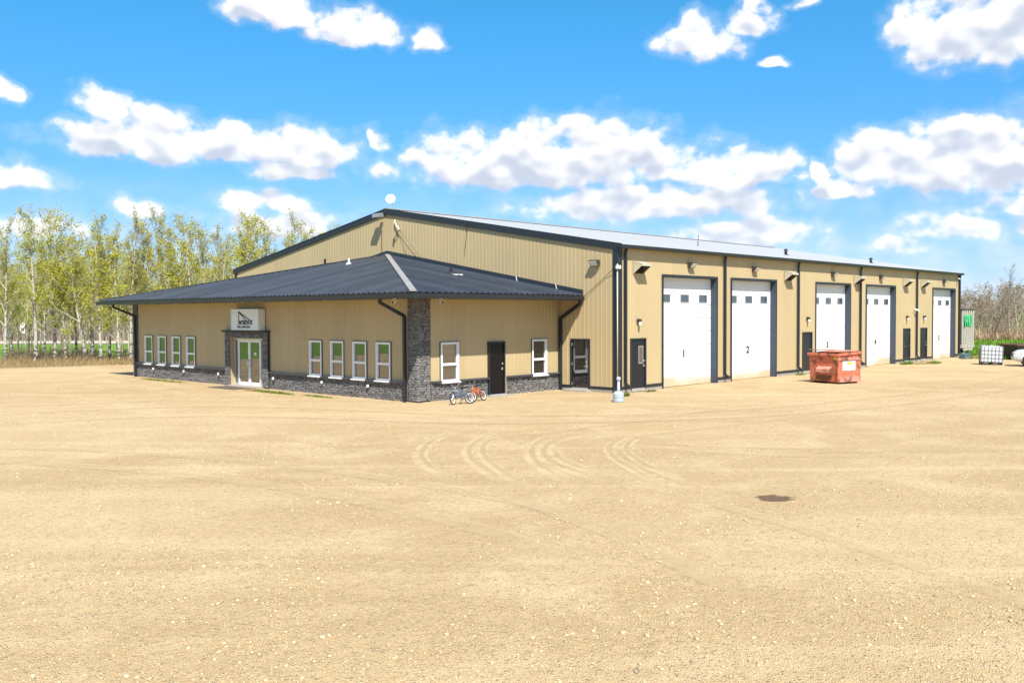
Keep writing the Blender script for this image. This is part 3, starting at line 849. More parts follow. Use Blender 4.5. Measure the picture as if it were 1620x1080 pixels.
# latch hardware on the third door jamb
# man doors
def man_door(parent, x0, x1, y, z0, z1, label, mat, hinge_left=True, window=False):
    fr = MB(); t = 0.06
    fr.box(x0, x0 + t, y - 0.05, y + 0.08, z0, z1); fr.box(x1 - t, x1, y - 0.05, y + 0.08, z0, z1); fr.box(x0 + t, x1 - t, y - 0.05, y + 0.08, z1 - t, z1)
    dr = part('door', fr, M_trim, parent); dr['label'] = label
    part('leaf', MB().box(x0 + t + .004, x1 - t - .004, y - 0.005, y + 0.04, z0 + 0.01, z1 - t - .004), mat, dr, bevel=0.004)
    hx = x1 - t - 0.09 if hinge_left else x0 + t + 0.09
    s = -1 if hinge_left else 1
    part('handle', MB().tube([(hx, y - 0.005, z0 + 1.0), (hx, y - 0.06, z0 + 1.0), (hx + s * 0.13, y - 0.065, z0 + 0.995)], 0.014, 6).box(hx - 0.03, hx + 0.03, y - 0.018, y - 0.004, z0 + 0.95, z0 + 1.05), M_steel, dr, smooth=False)
    part('deadbolt', MB().tube([(hx, y - 0.005, z0 + 1.2), (hx, y - 0.035, z0 + 1.2)], 0.04, 12), M_steel, dr)
    hx2 = x0 + t if hinge_left else x1 - t
    for hz in (0.25, 1.05, 1.85):
        part('hinge', MB().tube([(hx2, y - 0.014, z0 + hz - 0.06), (hx2, y - 0.014, z0 + hz + 0.06)], 0.013, 6), M_steel, dr)
    part('threshold', MB().box(x0, x1, y - 0.10, y + 0.05, z0 - 0.03, z0 + 0.008), M_alu, dr)
    if window:
        wx0, wx1 = x1 - t - 0.42, x1 - t - 0.17
        part('pane', MB().box(wx0, wx1, y - 0.012, y, z0 + 1.12, z0 + 1.78), M_glass, dr)
        f_ = MB()
        f_.box(wx0 - 0.04, wx0, y - 0.02, y, z0 + 1.08, z0 + 1.82); f_.box(wx1, wx1 + 0.04, y - 0.02, y, z0 + 1.08, z0 + 1.82)
        f_.box(wx0, wx1, y - 0.02, y, z0 + 1.08, z0 + 1.12); f_.box(wx0, wx1, y - 0.02, y, z0 + 1.78, z0 + 1.82)
        part('window_frame', f_, M_galv, dr)
    return dr
man_door(hall, MAN[0][0], MAN[0][1], 0.0, 0.06, 2.20, 'dark door with a small wired window beside the near corner', M_navydoor, True, True)
man_door(hall, MAN[1][0], MAN[1][1], 0.0, 0.06, 2.20, 'dark steel door between bays 2 and 3', M_navydoor, True)
man_door(hall, MAN[2][0], MAN[2][1], 0.0, 0.06, 2.20, 'dark steel door beside bay 4', M_navydoor, False)
man_door(hall, MAN[3][0], MAN[3][1], 0.0, 0.06, 2.20, 'dark steel door beside bay 5', M_navydoor, True)
# gable door: built in the (y, x) sense
def gable_door():
    y0, y1, z0, z1 = GD; t = 0.07
    fr = MB()
    fr.box(-0.05, 0.1, y0, y0 + t, z0, z1).box(-0.05, 0.1, y1 - t, y1, z0, z1).box(-0.05, 0.1, y0 + t, y1 - t, z1 - t, z1)
    dr = part('door', fr, M_trim, hall); dr['label'] = 'glossy black door in the gable wall'
    part('leaf', MB().box(-0.01, 0.04, y0 + t + .004, y1 - t - .004, z0 + 0.01, z1 - t - .004), M_glassblack, dr)
    hy = y0 + t + 0.09
    part('handle', MB().tube([(-0.01, hy, z0 + 0.95), (-0.07, hy, z0 + 0.95), (-0.07, hy + 0.12, z0 + 0.95)], 0.015, 6).box(-0.022, -0.008, hy - 0.03, hy + 0.03, z0 + 0.9, z0 + 1.0), M_steel, dr)
    part('deadbolt', MB().tube([(-0.01, hy, z0 + 1.13), (-0.04, hy, z0 + 1.13)], 0.04, 12), M_steel, dr)
    for hz in (0.2, 1.02, 1.85):
        part('hinge', MB().tube([(-0.02, y1 - t, z0 + hz - 0.06), (-0.02, y1 - t, z0 + hz + 0.06)], 0.016, 6), M_steel, dr)
    part('threshold', MB().box(-0.14, 0.0, y0, y1, z0 - 0.03, z0 + 0.008), M_alu, dr)
    part('step', MB().box(-0.42, -0.04, y0 - 0.1, y1 + 0.15, -0.2, z0 - 0.032), M_concrete, dr, bevel=0.01)
M_glassblack = material('polished_black_door', (0.006, 0.006, 0.008), 0.03, ior=2.4)
gable_door()
# vent hoods
def vent_hood(x, scale=1.0):
    w, z1, z0, d = 0.68, 5.34, 4.84, 0.46
    s = MB()
    # two cheeks, a top, a lip
    for xx in (x, x + w - 0.015):
        s.prism([(xx, -0.03, z0), (xx, -0.03, z1), (xx, -d, z1 - 0.10), (xx, -d, z1 - 0.17)], (0.015, 0, 0))
    s.hexa([(x, -d, z1 - 0.115), (x + w, -d, z1 - 0.115), (x + w, -0.03, z1 - 0.015), (x, -0.03, z1 - 0.015), (x, -d, z1 - 0.10), (x + w, -d, z1 - 0.10), (x + w, -0.03, z1), (x, -0.03, z1)])
    s.box(x, x + w, -d - 0.006, -d + 0.004, z1 - 0.19, z1 - 0.10)
    h = part('vent_hood', s, M_hood, hall)
    part('backplate', MB().box(x + 0.02, x + w - 0.02, -0.04, -0.022, z0 + 0.02, z1 - 0.03), M_darkvoid, h)
    for k in range(4):
        t = (k + 0.6) / 4.4
        zc = z0 + t * (z1 - z0 - 0.18); yc = -0.05 - t * (d - 0.08)
        part('louvre', MB().hexa([(x + .02, yc - 0.03, zc), (x + w - .02, yc - 0.03, zc), (x + w - .02, yc + 0.05, zc + 0.05), (x + .02, yc + 0.05, zc + 0.05), (x + .02, yc - 0.03, zc + 0.008), (x + w - .02, yc - 0.03, zc + 0.008), (x + w - .02, yc + 0.05, zc + 0.058), (x + .02, yc + 0.05, zc + 0.058)]), M_darkvoid, h)
for x in (1.05, 14.05, 22.5, 29.85, 32.9):
    vent_hood(x)
# roof vents and antenna on the hall
def roof_z(y):
    return HE + (HA - HE) * y / (HW / 2)
for x, y in ((20.9, 3.4), (31.2, 2.6)):
    z = roof_z(y)
    v = part('flue_pipe', MB().lathe([(0.16, -0.15), (0.16, 0.02), (0.08, 0.05), (0.08, 0.22)], 12, (x, y, z)), M_black, hall, smooth=False)
    part('flue_cap', MB().lathe([(0.13, 0.24), (0.13, 0.28), (0.03, 0.36)], 12, (x, y, z)), M_black, v)
za = roof_z(4.4)
part('antenna', MB().tube([(13.0, 4.4, za - 0.02), (13.0, 4.4, za + 0.55)], 0.012, 5).tube([(12.85, 4.3, za + 0.35), (13.2, 4.5, za + 0.62)], 0.01, 5).tube([(12.95, 4.4, za + 0.0), (12.75, 4.3, za + 0.22)], 0.012, 5), M_trim, hall)
# sagging service cables on the gable
part('cable', MB().tube([(-0.05, 14.87, 7.5), (-0.05, 14.87, 6.4), (-0.05, 15.15, 6.16)], 0.014, 5), M_black, hall)
part('cable', MB().tube([(-0.16, 8.54, 7.5), (-0.05, 8.62, 7.1), (-0.045, 8.8, 5.95)], 0.012, 5), M_black, hall)
for yb, zb in ((11.7, 5.86), (12.75, 6.02)):
    part('cable', MB().tube([(-0.12, 13.36, 7.44), (-0.1, (13.36 + yb) / 2, (7.44 + zb) / 2 - 0.06), (-0.08, yb, zb)], 0.008, 4), M_bronze, hall)
part('cable', MB().tube([(-0.1, 1.72, 3.85), (-0.05, 1.2, 4.25), (-0.05, 0.5, 4.75), (-0.12, 0.05, 5.05)], 0.012, 4), M_bronze, hall)

# ================================================================== OFFICE ANNEX
XE, YE0, YE1, ZE, AZ = AX - 1.288, AY0 - 1.288, AY1 + 1.288, 3.985, 6.219
YM = (YE0 + YE1) / 2
annex = thing('office_annex', 'low tan office annex with dark hip roof and grey stone base', 'building', (AX, AY0, 0))
LZ = 0.74   # top of stone base
WT = 3.78   # soffit height
t_front = [4.5254, 5.9798, 7.4359, 8.9059, 19.2729, 20.7456, 22.2184, 23.6878]
WZ0, WZ1, WWID = 0.70, 2.171, 0.873
COLW = 0.52
wallf = part('wall', MB().box(AX + 0.22, AX + 0.3, AY0 + 0.1, AY1 - 0.1, 0, WT), M_mortar, annex); wallf['label'] = 'front wall of the annex'
E0, E1, EH = 13.21, 15.89, 2.19
S0, S1, SH = 12.76, 16.36, 2.54
opf = [(t, t + WWID, WZ0, WZ1) for t in t_front] + [(S0, S1, -1, SH)]
ribbed_panels(wallf, 'cladding_panel', M_tan, (AX, 0, 0), (0, 1, 0), (0, 0, 1), (-1, 0, 0), AY0 + COLW, AY1 - COLW, lambda u: LZ, lambda u: WT, opf)
walls = part('wall', MB().box(AX + 0.1, -0.05, AY0 + 0.2, AY0 + 0.28, 0, WT), M_mortar, annex); walls['label'] = 'short side wall of the annex'
WS = [(-6.85, -5.92), (-1.80, -0.87)]
DS = (-4.36, -3.42)
ops_ = [(a, b, 0.66, 2.17) for a, b in WS] + [(DS[0], DS[1], -1, 2.14)]
ribbed_panels(walls, 'cladding_panel', M_tan, (0, AY0, 0), (1, 0, 0), (0, 0, 1), (0, -1, 0), AX + 0.6, -0.03, lambda u: LZ, lambda u: WT, ops_)
wl = part('wall', MB().box(AX + 0.3, -0.05, AY1 - 0.15, AY1, 0, WT), M_tan, annex)
# footing strip
part('footing', MB().box(AX - 0.02, AX + 0.2, AY0 + 0.001, AY1, -0.3, 0.06), M_concrete, annex)
part('footing', MB().box(AX + 0.2, -0.05, AY0 - 0.02, AY0 + 0.2, -0.3, 0.06), M_concrete, annex)
# soffit
part('soffit', MB().box(XE + 0.06, AX + 0.1, YE0 + 0.06, YE1 - 0.06, WT, WT + 0.03).box(AX + 0.1, -0.06, YE0 + 0.06, AY0 + 0.12, WT, WT + 0.03), M_soffit, annex)
# roof
a1 = math.atan2(AZ - ZE, 0 - XE); L1 = math.hypot(AZ - ZE, XE)
hy = (YE1 - YE0) / 2
a2 = math.atan2(AZ - ZE, hy); L2 = math.hypot(AZ - ZE, hy)
aroof = part('roof', MB().add([(XE, YE0, ZE - 0.04), (XE, YE1, ZE - 0.04), (-0.02, YM, AZ - 0.04), (-0.02, YE0, ZE - 0.04), (-0.02, YE1, ZE - .04)], [(0, 2, 1), (0, 3, 2), (1, 2, 4)]), M_roofdark, annex)
PR = 0.3048
RIBR = [(0.0, 0.0), (PR - 0.10, 0.0), (PR - 0.065, 0.045), (PR - 0.03, 0.045)]
ribbed_panels(aroof, 'roof_panel', M_roofdark, (XE, YE0, ZE), (0, 1, 0), (math.cos(a1), 0, math.sin(a1)), (-math.sin(a1), 0, math.cos(a1)), 0, 2 * hy, lambda u: -0.05, lambda u: max(0.0, L1 * (1 - abs(u - hy) / hy)), breaks=(hy,), rib=RIBR, pitch=PR, per=3)
ribbed_panels(aroof, 'roof_panel', M_roofdark, (XE, YE0, ZE), (1, 0, 0), (0, math.cos(a2), math.sin(a2)), (0, -math.sin(a2), math.cos(a2)), 0, -XE - 0.02, lambda u: -0.05, lambda u: max(0.0, L2 * u / (-XE)), rib=RIBR, pitch=PR, per=3)
def hip(y_e, nm, mt):
    a = Vector((XE, y_e, ZE + 0.04)); b = Vector((-0.05, YM, AZ + 0.04))
    return part(nm, MB().beam(a, b, 0.24, 0.035, up=(0, 0, 1)), mt, annex)
hip(YE0, 'hip_cap', M_hip); hip(YE1, 'hip_cap', M_roofdark)
# wall flashing along the gable
def flash(y0, z0, y1, z1):
    return MB().hexa([(-0.10, y0, z0), (-0.03, y0, z0), (-0.03, y1, z1), (-0.10, y1, z1), (-0.07, y0, z0 + 0.22), (-0.03, y0, z0 + 0.22), (-0.03, y1, z1 + 0.22), (-0.07, y1, z1 + 0.22)])
part('flashing', flash(YE0, ZE, YM - .002, AZ), M_trim, annex)
part('flashing', flash(YE1, ZE, YM + .002, AZ), M_trim, annex)
# gutters
def gut(poly, off):
    return MB().prism(poly, off)
part('gutter', gut([(XE - 0.11, YE0 - 0.115, ZE - 0.03), (XE - 0.09, YE0 - 0.115, ZE - 0.20), (XE + 0.06, YE0 - 0.115, ZE - 0.22), (XE + 0.06, YE0 - 0.115, ZE - 0.03)], (0, YE1 - YE0 + 0.23, 0)), M_trim, annex)
part('gutter', gut([(XE - 0.112, YE0 - 0.112, ZE - 0.03), (XE - 0.112, YE0 - 0.092, ZE - 0.20), (XE - 0.112, YE0 + 0.06, ZE - 0.22), (XE - 0.112, YE0 + 0.06, ZE - 0.03)], (-XE + 0.05, 0, 0)), M_trim, annex)
# downspouts
def pipe_run(name, pts, w=0.1, d=0.085):
    mb = MB()
    for a, b in zip(pts, pts[1:]):
        mb.beam(a, b, w, d, up=(-1, 0, 0.02))
    return part(name, mb, M_trim, annex)
pipe_run('downspout', [(XE + 0.03, 3.63, ZE - 0.2), (XE + 0.05, 3.63, ZE - 0.34), (AX - 0.14, 3.60, 3.16), (AX - 0.13, 3.60, 0.02)], 0.12, 0.10)
pipe_run('downspout', [(XE + 0.03, 25.5, ZE - 0.2), (XE + 0.05, 25.5, ZE - 0.34), (AX - 0.14, 25.48, 3.2), (AX - 0.13, 25.48, 0.02)], 0.12, 0.10)
pipe_run('downspout', [(-0.2, YE0 - 0.02, ZE - 0.2), (-0.2, YE0 + 0.02, ZE - 0.36), (-0.12, AY0 - 0.13, 3.02), (-0.12, AY0 - 0.13, 0.0)], 0.12, 0.10)
# stone: backing plus individual stones
STONES = []
def stone_area(O, U, N, u0, u1, z0, z1, near, holes=()):
    """collect ledgestones: list of (centre, length, height, depth, U, N, nearness)"""
    r = random.Random(int(u0 * 100 + z0 * 1000) + 17)
    z = z0
    O, U, N = Vector(O), Vector(U), Vector(N)
    while z < z1 - 0.03:
        h = min(r.uniform(0.05, 0.088), z1 - z)
        if z1 - z - h < 0.04:
            h = z1 - z
        u = u0
        while u < u1 - 0.02:
            l = r.uniform(0.13, 0.46)
            l = min(l, u1 - u)
            if u1 - u - l < 0.1:
                l = u1 - u
            dep = r.uniform(0.055, 0.082)
            cu, cz = u + l / 2, z + h / 2
            if not any(a - 0.01 < cu < b + 0.01 and c < cz < d_ for a, b, c, d_ in holes):
                STONES.append((O + U * cu + Vector((0, 0, cz)), l - 0.008, h - 0.007, dep, U, N, near))
            u += l
        z += h
Ux, Uy = (1, 0, 0), (0, 1, 0)
stone_area((AX, 0, 0), Uy, (-1, 0, 0), AY0 - 0.06, AY0 + COLW, 0.05, WT, 0)
stone_area((0, AY0, 0), Ux, (0, -1, 0), AX - 0.0, AX + 0.61, 0.05, WT, 0)
stone_area((0, AY0, 0), Ux, (0, -1, 0), AX + 0.615, DS[0] - 0.01, 0.05, LZ - 0.06, 1)
stone_area((0, AY0, 0), Ux, (0, -1, 0), DS[1] + 0.05, -0.04, 0.05, LZ - 0.06, 3)
stone_area((AX, 0, 0), Uy, (-1, 0, 0), AY0 + COLW + .005, S0 - 0.005, 0.05, LZ - 0.06, 2)
stone_area((AX, 0, 0), Uy, (-1, 0, 0), S1 + .005, AY1 - COLW - .005, 0.05, LZ - 0.06, 5)
stone_area((AX, 0, 0), Uy, (-1, 0, 0), AY1 - COLW, AY1 + 0.06, 0.05, WT, 6)
stone_area((AX - 0.10, 0, 0), Uy, (-1, 0, 0), S0, E0 - 0.01, 0.05, SH - 0.10, 4)
stone_area((AX - 0.10, 0, 0), Uy, (-1, 0, 0), E1 + 0.01, S1, 0.05, SH - 0.10, 4)
stone_area((AX - 0.10, 0, 0), Uy, (-1, 0, 0), E0 - 0.01, E1 + 0.01, EH + 0.02, SH - 0.10, 4)
cladst = part('stone_cladding', MB().box(AX - 0.02, AX + 0.1, AY0, AY0 + COLW, 0.02, WT).box(AX + 0.1, AX + 0.61, AY0 - 0.02, AY0 + 0.15, 0.02, WT)
              .box(AX + 0.61, DS[0], AY0 - 0.015, AY0 + 0.12, 0.02, LZ - 0.05).box(DS[1] + .05, -0.04, AY0 - 0.015, AY0 + 0.12, 0.02, LZ - 0.05)
              .box(AX - 0.015, AX + 0.12, AY0 + COLW, S0, 0.02, LZ - 0.05).box(AX - 0.015, AX + 0.12, S1, AY1 - COLW, 0.02, LZ - 0.05).box(AX - 0.02, AX + 0.1, AY1 - COLW, AY1 + 0.05, 0.02, WT)
              .box(AX - 0.11, AX + 0.1, S0, E0, 0.02, SH - 0.09).box(AX - 0.11, AX + 0.1, E1, S1, 0.02, SH - 0.09).box(AX - 0.108, AX + 0.1, E0, E1, EH + 0.004, SH - 0.091), M_mortar, annex)
STONES.sort(key=lambda s: (s[6], -s[1] * s[2]))
def rough_block(r):
    j = lambda a: a * r.uniform(0.72, 1.0)
    k = 0.5
    vs = [(-j(k), -0.5, -k), (j(k), -0.5, -k), (j(k), 0.5, -k), (-j(k), .5, -k), (-j(k), -0.5, k), (j(k), -0.5, k), (j(k), 0.5, k), (-j(k), .5, k)]
    vs = [(x, y * r.uniform(0.8, 1.0), z * r.uniform(0.85, 1.0)) for x, y, z in vs]
    c = len(vs)
    vs.append((r.uniform(-0.2, 0.2), -0.62, r.uniform(-0.2, 0.25)))
    fs = [(0, 3, 2, 1), (4, 5, 6, 7), (1, 2, 6, 5), (2, 3, 7, 6), (3, 0, 4, 7), (0, 1, 8), (1, 5, 8), (5, 4, 8), (4, 0, 8)]
    return vs, fs
rb = random.Random(4)
BLOCKS = [rough_block(rb) for _ in range(10)]
BLOCKM = []
for vs, fs in BLOCKS:
    mb = MB(); mb.add(vs, fs); BLOCKM.append(mb.mesh('stone', M_stone))
oc = origin_of(cladst)
rest = MB()
for i, (c, l, h, dep, U, N, _) in enumerate(STONES):
    k = rb.randrange(10)
    ang = 0.0 if abs(U.x) > 0.5 else -math.pi / 2      # block's local -y faces outward
    if i < 300:
        link('stone', BLOCKM[k], cladst, c - oc, (0, 0, ang), (l, 2 * dep * 0.55, h))
    else:
        vs, fs = BLOCKS[k]
        rest.add([c + U * (x * l * (1 if abs(U.x) > .5 else -1)) - N * (y * 2 * dep * 0.55) + Vector((0, 0, z * h)) for x, y, z in vs], fs)
o = part('stone', rest, M_stone, cladst); stuff(o)
# ledges on top of the stone base, cut at windows
def ledge_runs(lo, hi, gaps):
    cur = lo
    for a, b in sorted(g for g in gaps if lo - 0.1 < g[0] < hi):
        if a > cur:
            yield cur, a
        cur = b
    if hi > cur:
        yield cur, hi
for p, q in ledge_runs(AY0 + COLW + 0.005, S0 - 0.005, [(t - 0.02, t + WWID + 0.02) for t in t_front]):
    part('ledge', MB().box(AX - 0.14, AX + 0.01, p, q, LZ - 0.06, LZ + 0.015), M_ledge, annex, bevel=0.012)
for p, q in ledge_runs(S1 + 0.005, AY1 - COLW - 0.005, [(t - 0.02, t + WWID + 0.02) for t in t_front]):
    part('ledge', MB().box(AX - 0.14, AX + 0.01, p, q, LZ - 0.06, LZ + 0.015), M_ledge, annex, bevel=0.012)
for p, q in ledge_runs(AX + 0.64, -0.05, [(a - 0.02, b + 0.02) for a, b in WS] + [(DS[0], DS[1] + 0.05)]):
    part('ledge', MB().box(p, q, AY0 - 0.14, AY0 + 0.01, LZ - 0.06, LZ + 0.015), M_ledge, annex, bevel=0.012)
part('ledge', MB().box(AX - 0.27, AX + 0.02, S0 - 0.05, S1 + 0.05, SH - 0.088, SH), M_ledge, annex, bevel=0.015)
# windows
def window(y0, y1, z0, z1, axis, pos):
    """axis 'x': wall faces -x at x=pos, spans y; axis 'y': wall faces -y, spans x"""
    def bx(mb, u0, u1, d0, d1, za, zb):      # d = distance outward
        if axis == 'x':
            return mb.box(pos - d1, pos - d0, u0, u1, za, zb)
        return mb.box(u0, u1, pos - d1, pos - d0, za, zb)
    t = 0.075; zm = z0 + (z1 - z0) * 0.44
    f = MB()
    bx(f, y0, y0 + t, -0.06, 0.055, z0, z1); bx(f, y1 - t, y1, -0.06, 0.055, z0, z1)
    bx(f, y0 + t, y1 - t, -0.06, 0.055, z1 - t, z1); bx(f, y0 + t, y1 - t, -0.06, 0.055, z0, z0 + t)
    bx(f, y0 + t, y1 - t, -0.06, 0.05, zm - 0.045, zm + 0.045)
    w = part('window', f, M_white, annex)
    for u0, u1 in ((y0 + t, y0 + t + 0.03), (y1 - t - .03, y1 - t)):
        for za, zb in ((zm + 0.045, z1 - t), (z0 + t, zm - 0.045)):
            part('sash', bx(MB(), u0, u1, -0.05, 0.03, za, zb), M_white, w)
    part('pane', bx(MB(), y0 + t + .03, y1 - t - .03, -0.03, -0.02, zm + 0.045, z1 - t), M_glass, w)
    part('pane', bx(MB(), y0 + t + .03, y1 - t - .03, -0.03, -0.02, z0 + t, zm - 0.045), M_glass, w)
    part('sill', bx(MB(), y0 - 0.03, y1 + 0.03, 0.0, 0.13, z0 - 0.05, z0 - 0.001), M_white, w)
    j = MB()
    bx(j, y0 - 0.025, y0 - 0.001, 0.0, 0.045, z0, z1 + .025); bx(j, y1 + .001, y1 + 0.025, 0.0, 0.045, z0, z1 + .025); bx(j, y0 - .001, y1 + .001, 0, 0.045, z1 + .001, z1 + 0.025)
    part('casing', j, M_trimgrey, w)
M_trimgrey = material('grey_window_casing', (0.10, 0.10, 0.11), 0.5)
for t in t_front:
    window(t, t + WWID, WZ0 + 0.03, WZ1, 'x', AX)
for a, b in WS:
    window(a, b, 0.70, 2.17, 'y', AY0)
man = man_door(annex, DS[0], DS[1], AY0 - 0.03, 0.06, 2.14, 'glossy black side door of the annex', M_blackpaint, True)
part('trim', MB().box(DS[1] + 0.002, DS[1] + 0.05, AY0 - 0.07, AY0 + 0.02, 0.05, LZ + 0.02), M_tan, annex)
part('step', MB().box(DS[0] - 0.1, DS[1] + 0.15, AY0 - 0.45, AY0 - 0.135, -0.2, 0.028), M_concrete, annex, bevel=0.01)
# entry: storefront set back in the stone surround
XR = AX + 0.12
ent = part('entrance', MB().box(AX - 0.105, XR + 0.1, E0 - 0.004, E0 + 0.03, 0.03, EH).box(AX - 0.105, XR + 0.1, E1 - 0.03, E1 + 0.004, 0.03, EH).box(AX - 0.105, XR + 0.1, E0 + 0.03, E1 - 0.03, EH - 0.03, EH + .002), M_tan, annex)
ent['label'] = 'glazed double entrance in a stone surround'
part('step', MB().box(AX - 0.32, XR + 0.1, E0 - 0.1, E1 + 0.1, -0.2, 0.045), M_concrete, ent, bevel=0.01)
D0, D1 = 13.66, 15.50
fr = MB()
for y in (E0 + 0.03, D0 - 0.06, D1, E1 - 0.09):
    fr.box(XR - 0.05, XR + 0.05, y, y + 0.06, 0.046, EH - 0.03)
for ya, yb in ((E0 + 0.09, D0 - 0.06), (D0, D1), (D1 + 0.06, E1 - 0.09)):
    fr.box(XR - 0.05, XR + 0.05, ya, yb, EH - 0.10, EH - 0.03)
for ya, yb in ((E0 + 0.09, D0 - 0.06), (D1 + 0.06, E1 - 0.09)):
    fr.box(XR - 0.05, XR + 0.05, ya, yb, 0.046, 0.14)
    part('pane', MB().box(XR - 0.006, XR + 0.006, ya, yb, 0.14, EH - 0.10), M_glass, ent)
part('frame', fr, M_alu, ent)
for ya, yb, s in ((D0 + 0.004, (D0 + D1) / 2 - 0.003, 1), ((D0 + D1) / 2 + 0.003, D1 - 0.004, -1)):
    d = MB(); t = 0.085
    d.box(XR - 0.045, XR, ya, ya + t, 0.055, EH - 0.104).box(XR - 0.045, XR, yb - t, yb, 0.055, EH - 0.104).box(XR - 0.045, XR, ya + t, yb - t, 0.055, 0.055 + 0.16).box(XR - 0.045, XR, ya + t, yb - t, EH - 0.19, EH - 0.104)
    part('door_leaf', d, M_white, ent)
    part('pane', MB().box(XR - 0.025, XR - 0.015, ya + t, yb - t, 0.215, EH - 0.19), M_glass, ent)
    yh = yb - 0.05 if s > 0 else ya + 0.05
    part('handle', MB().tube([(XR - 0.045, yh, 0.88), (XR - 0.11, yh, 0.9), (XR - 0.11, yh, 1.2), (XR - 0.045, yh, 1.22)], 0.016, 6), M_steel, ent, smooth=True)
    hp = yh
# white decal lettering on the right hand glass
part('window_decal', MB().box(XR - 0.031, XR - 0.027, 13.98, 14.22, 1.42, 1.445).box(XR - 0.031, XR - 0.027, 14.02, 14.2, 1.47, 1.55), M_white, ent)
# soffit pot lights and wall outlets
for y in (22.5, 20.0, 17.68, 15.82, 13.94, 12.6, 10.06, 7.83, 4.5):
    part('soffit_light', MB().lathe([(0.085, -0.012), (0.085, 0.0)], 14, (-8.55, y, WT - 0.001)), M_lens, annex)
part('soffit_light', MB().lathe([(0.085, -0.012), (0.085, 0.0)], 14, (-2.0, 2.3, WT - 0.001)), M_lens, annex)
for y in (23.5, 20.3, 17.0, 12.38, 8.82, 5.82):
    part('outlet_cover', MB().box(AX - 0.145, AX - 0.08, y - 0.04, y + 0.04, 0.44, 0.54), M_white, annex, bevel=0.008)
# roof penetrations
def aroof_z_front(x):
    return ZE + (AZ - ZE) * (x - XE) / (-XE)
for y, m_, r_, h in ((16.75, M_black, 0.06, 0.36), (14.75, M_white, 0.05, 0.30)):
    z = aroof_z_front(-2.2)
    z = min(z, AZ - (abs(y - YM)) / hy * (AZ - ZE))
    p_ = part('vent_pipe', MB().lathe([(0.18, -0.02), (0.12, 0.06), (r_, 0.08), (r_, h)], 12, (-2.2, y, z)), m_, annex)
ys = 7.4; zs = ZE + (AZ - ZE) * (ys - YE0) / hy
part('vent_pipe', MB().lathe([(0.18, -0.02), (0.12, 0.06), (0.06, 0.08), (0.06, 0.26)], 12, (-2.2, ys, zs)), M_black, annex)
part('vent_flashing', MB().box(-2.5, -1.95, ys - 0.5, ys - 0.15, zs - 0.09, zs - 0.02), M_white, annex)
# mud and snow guards seen as small bright clips along the flashing
for y in (3.1, 5.4):
    z = ZE + (AZ - ZE) * (y - YE0) / hy
    part('flashing_clip', MB().beam((-0.11, y, z + 0.02), (-0.08, y + 0.1, z + 0.26), 0.03, 0.015), M_alu, annex)
# ================================================================== FIXED FITTINGS
def ordinal(i):
    return ['first', 'second', 'third', 'fourth', 'fifth', 'sixth', 'seventh', 'eighth', 'ninth', 'tenth', 'eleventh', 'twelfth', 'thirteenth', 'fourteenth', 'fifteenth', 'sixteenth', 'seventeenth', 'eighteenth', 'nineteenth', 'twentieth'][i]
# business sign over the entrance
sg = thing('business_sign', 'white box sign with black derrick logo above the glass entrance', 'sign', (AX - 0.20, 14.23, 2.55))
sw, sh_ = 2.30, 0.93
lpart('box', MB().box(-0.15, 0.17, -sw / 2, sw / 2, 0, sh_), material('white_sign_face', (0.70, 0.71, 0.70), 0.4, var=0.04), sg, bevel=0.012)
rim = MB()
rim.box(-0.165, -0.151, -sw / 2, sw / 2, 0, 0.035).box(-0.165, -0.151, -sw / 2, sw / 2, sh_ - 0.035, sh_).box(-0.165, -0.151, -sw / 2, -sw / 2 + 0.035, 0.035, sh_ - .035).box(-0.165, -0.151, sw / 2 - 0.035, sw / 2, 0.035, sh_ - .035)
lpart('rim', rim, M_alu, sg)
face = -0.156
def sp(u, v):          # sign face: u to the right as read, v up (metres from lower left)
    return (face, sw / 2 - u, v)
lg = MB()
def stroke(a, b, w):
    lg.beam(sp(*a), sp(*b), 0.008, w, up=(1, 0, 0)) if False else lg.add([], [])
    pa, pb = Vector(sp(*a)), Vector(sp(*b)); d = (pb - pa).normalized(); s = Vector((1, 0, 0)).cross(d) * (w / 2)
    q = [pa - s, pb - s, pb + s, pa + s]
    lg.prism(q, (-0.006, 0, 0))
stroke((0.68, 0.24), (0.68, 0.80), 0.05); stroke((0.62, 0.80), (0.76, 0.80), 0.04)
stroke((0.70, 0.80), (1.74, 0.37), 0.045); stroke((0.70, 0.79), (1.40, 0.34), 0.04); stroke((0.45, 0.245), (0.70, 0.245), 0.012)
lpart('derrick_logo', lg, M_ink, sg)
link('lettering', text_mesh('NTRICATE', 0.27, M_ink, 0.003, shear=0.0, bold=0.008), sg, (face - 0.004, sw / 2 - 1.24, 0.245), (R(90), 0, R(-90)), (0.86, 1, 1))
link('lettering', text_mesh('WELL SERVICING', 0.125, M_ink, 0.003, bold=0.002), sg, (face - 0.004, sw / 2 - 1.08, 0.10), (R(90), 0, R(-90)), (1.12, 1, 1))

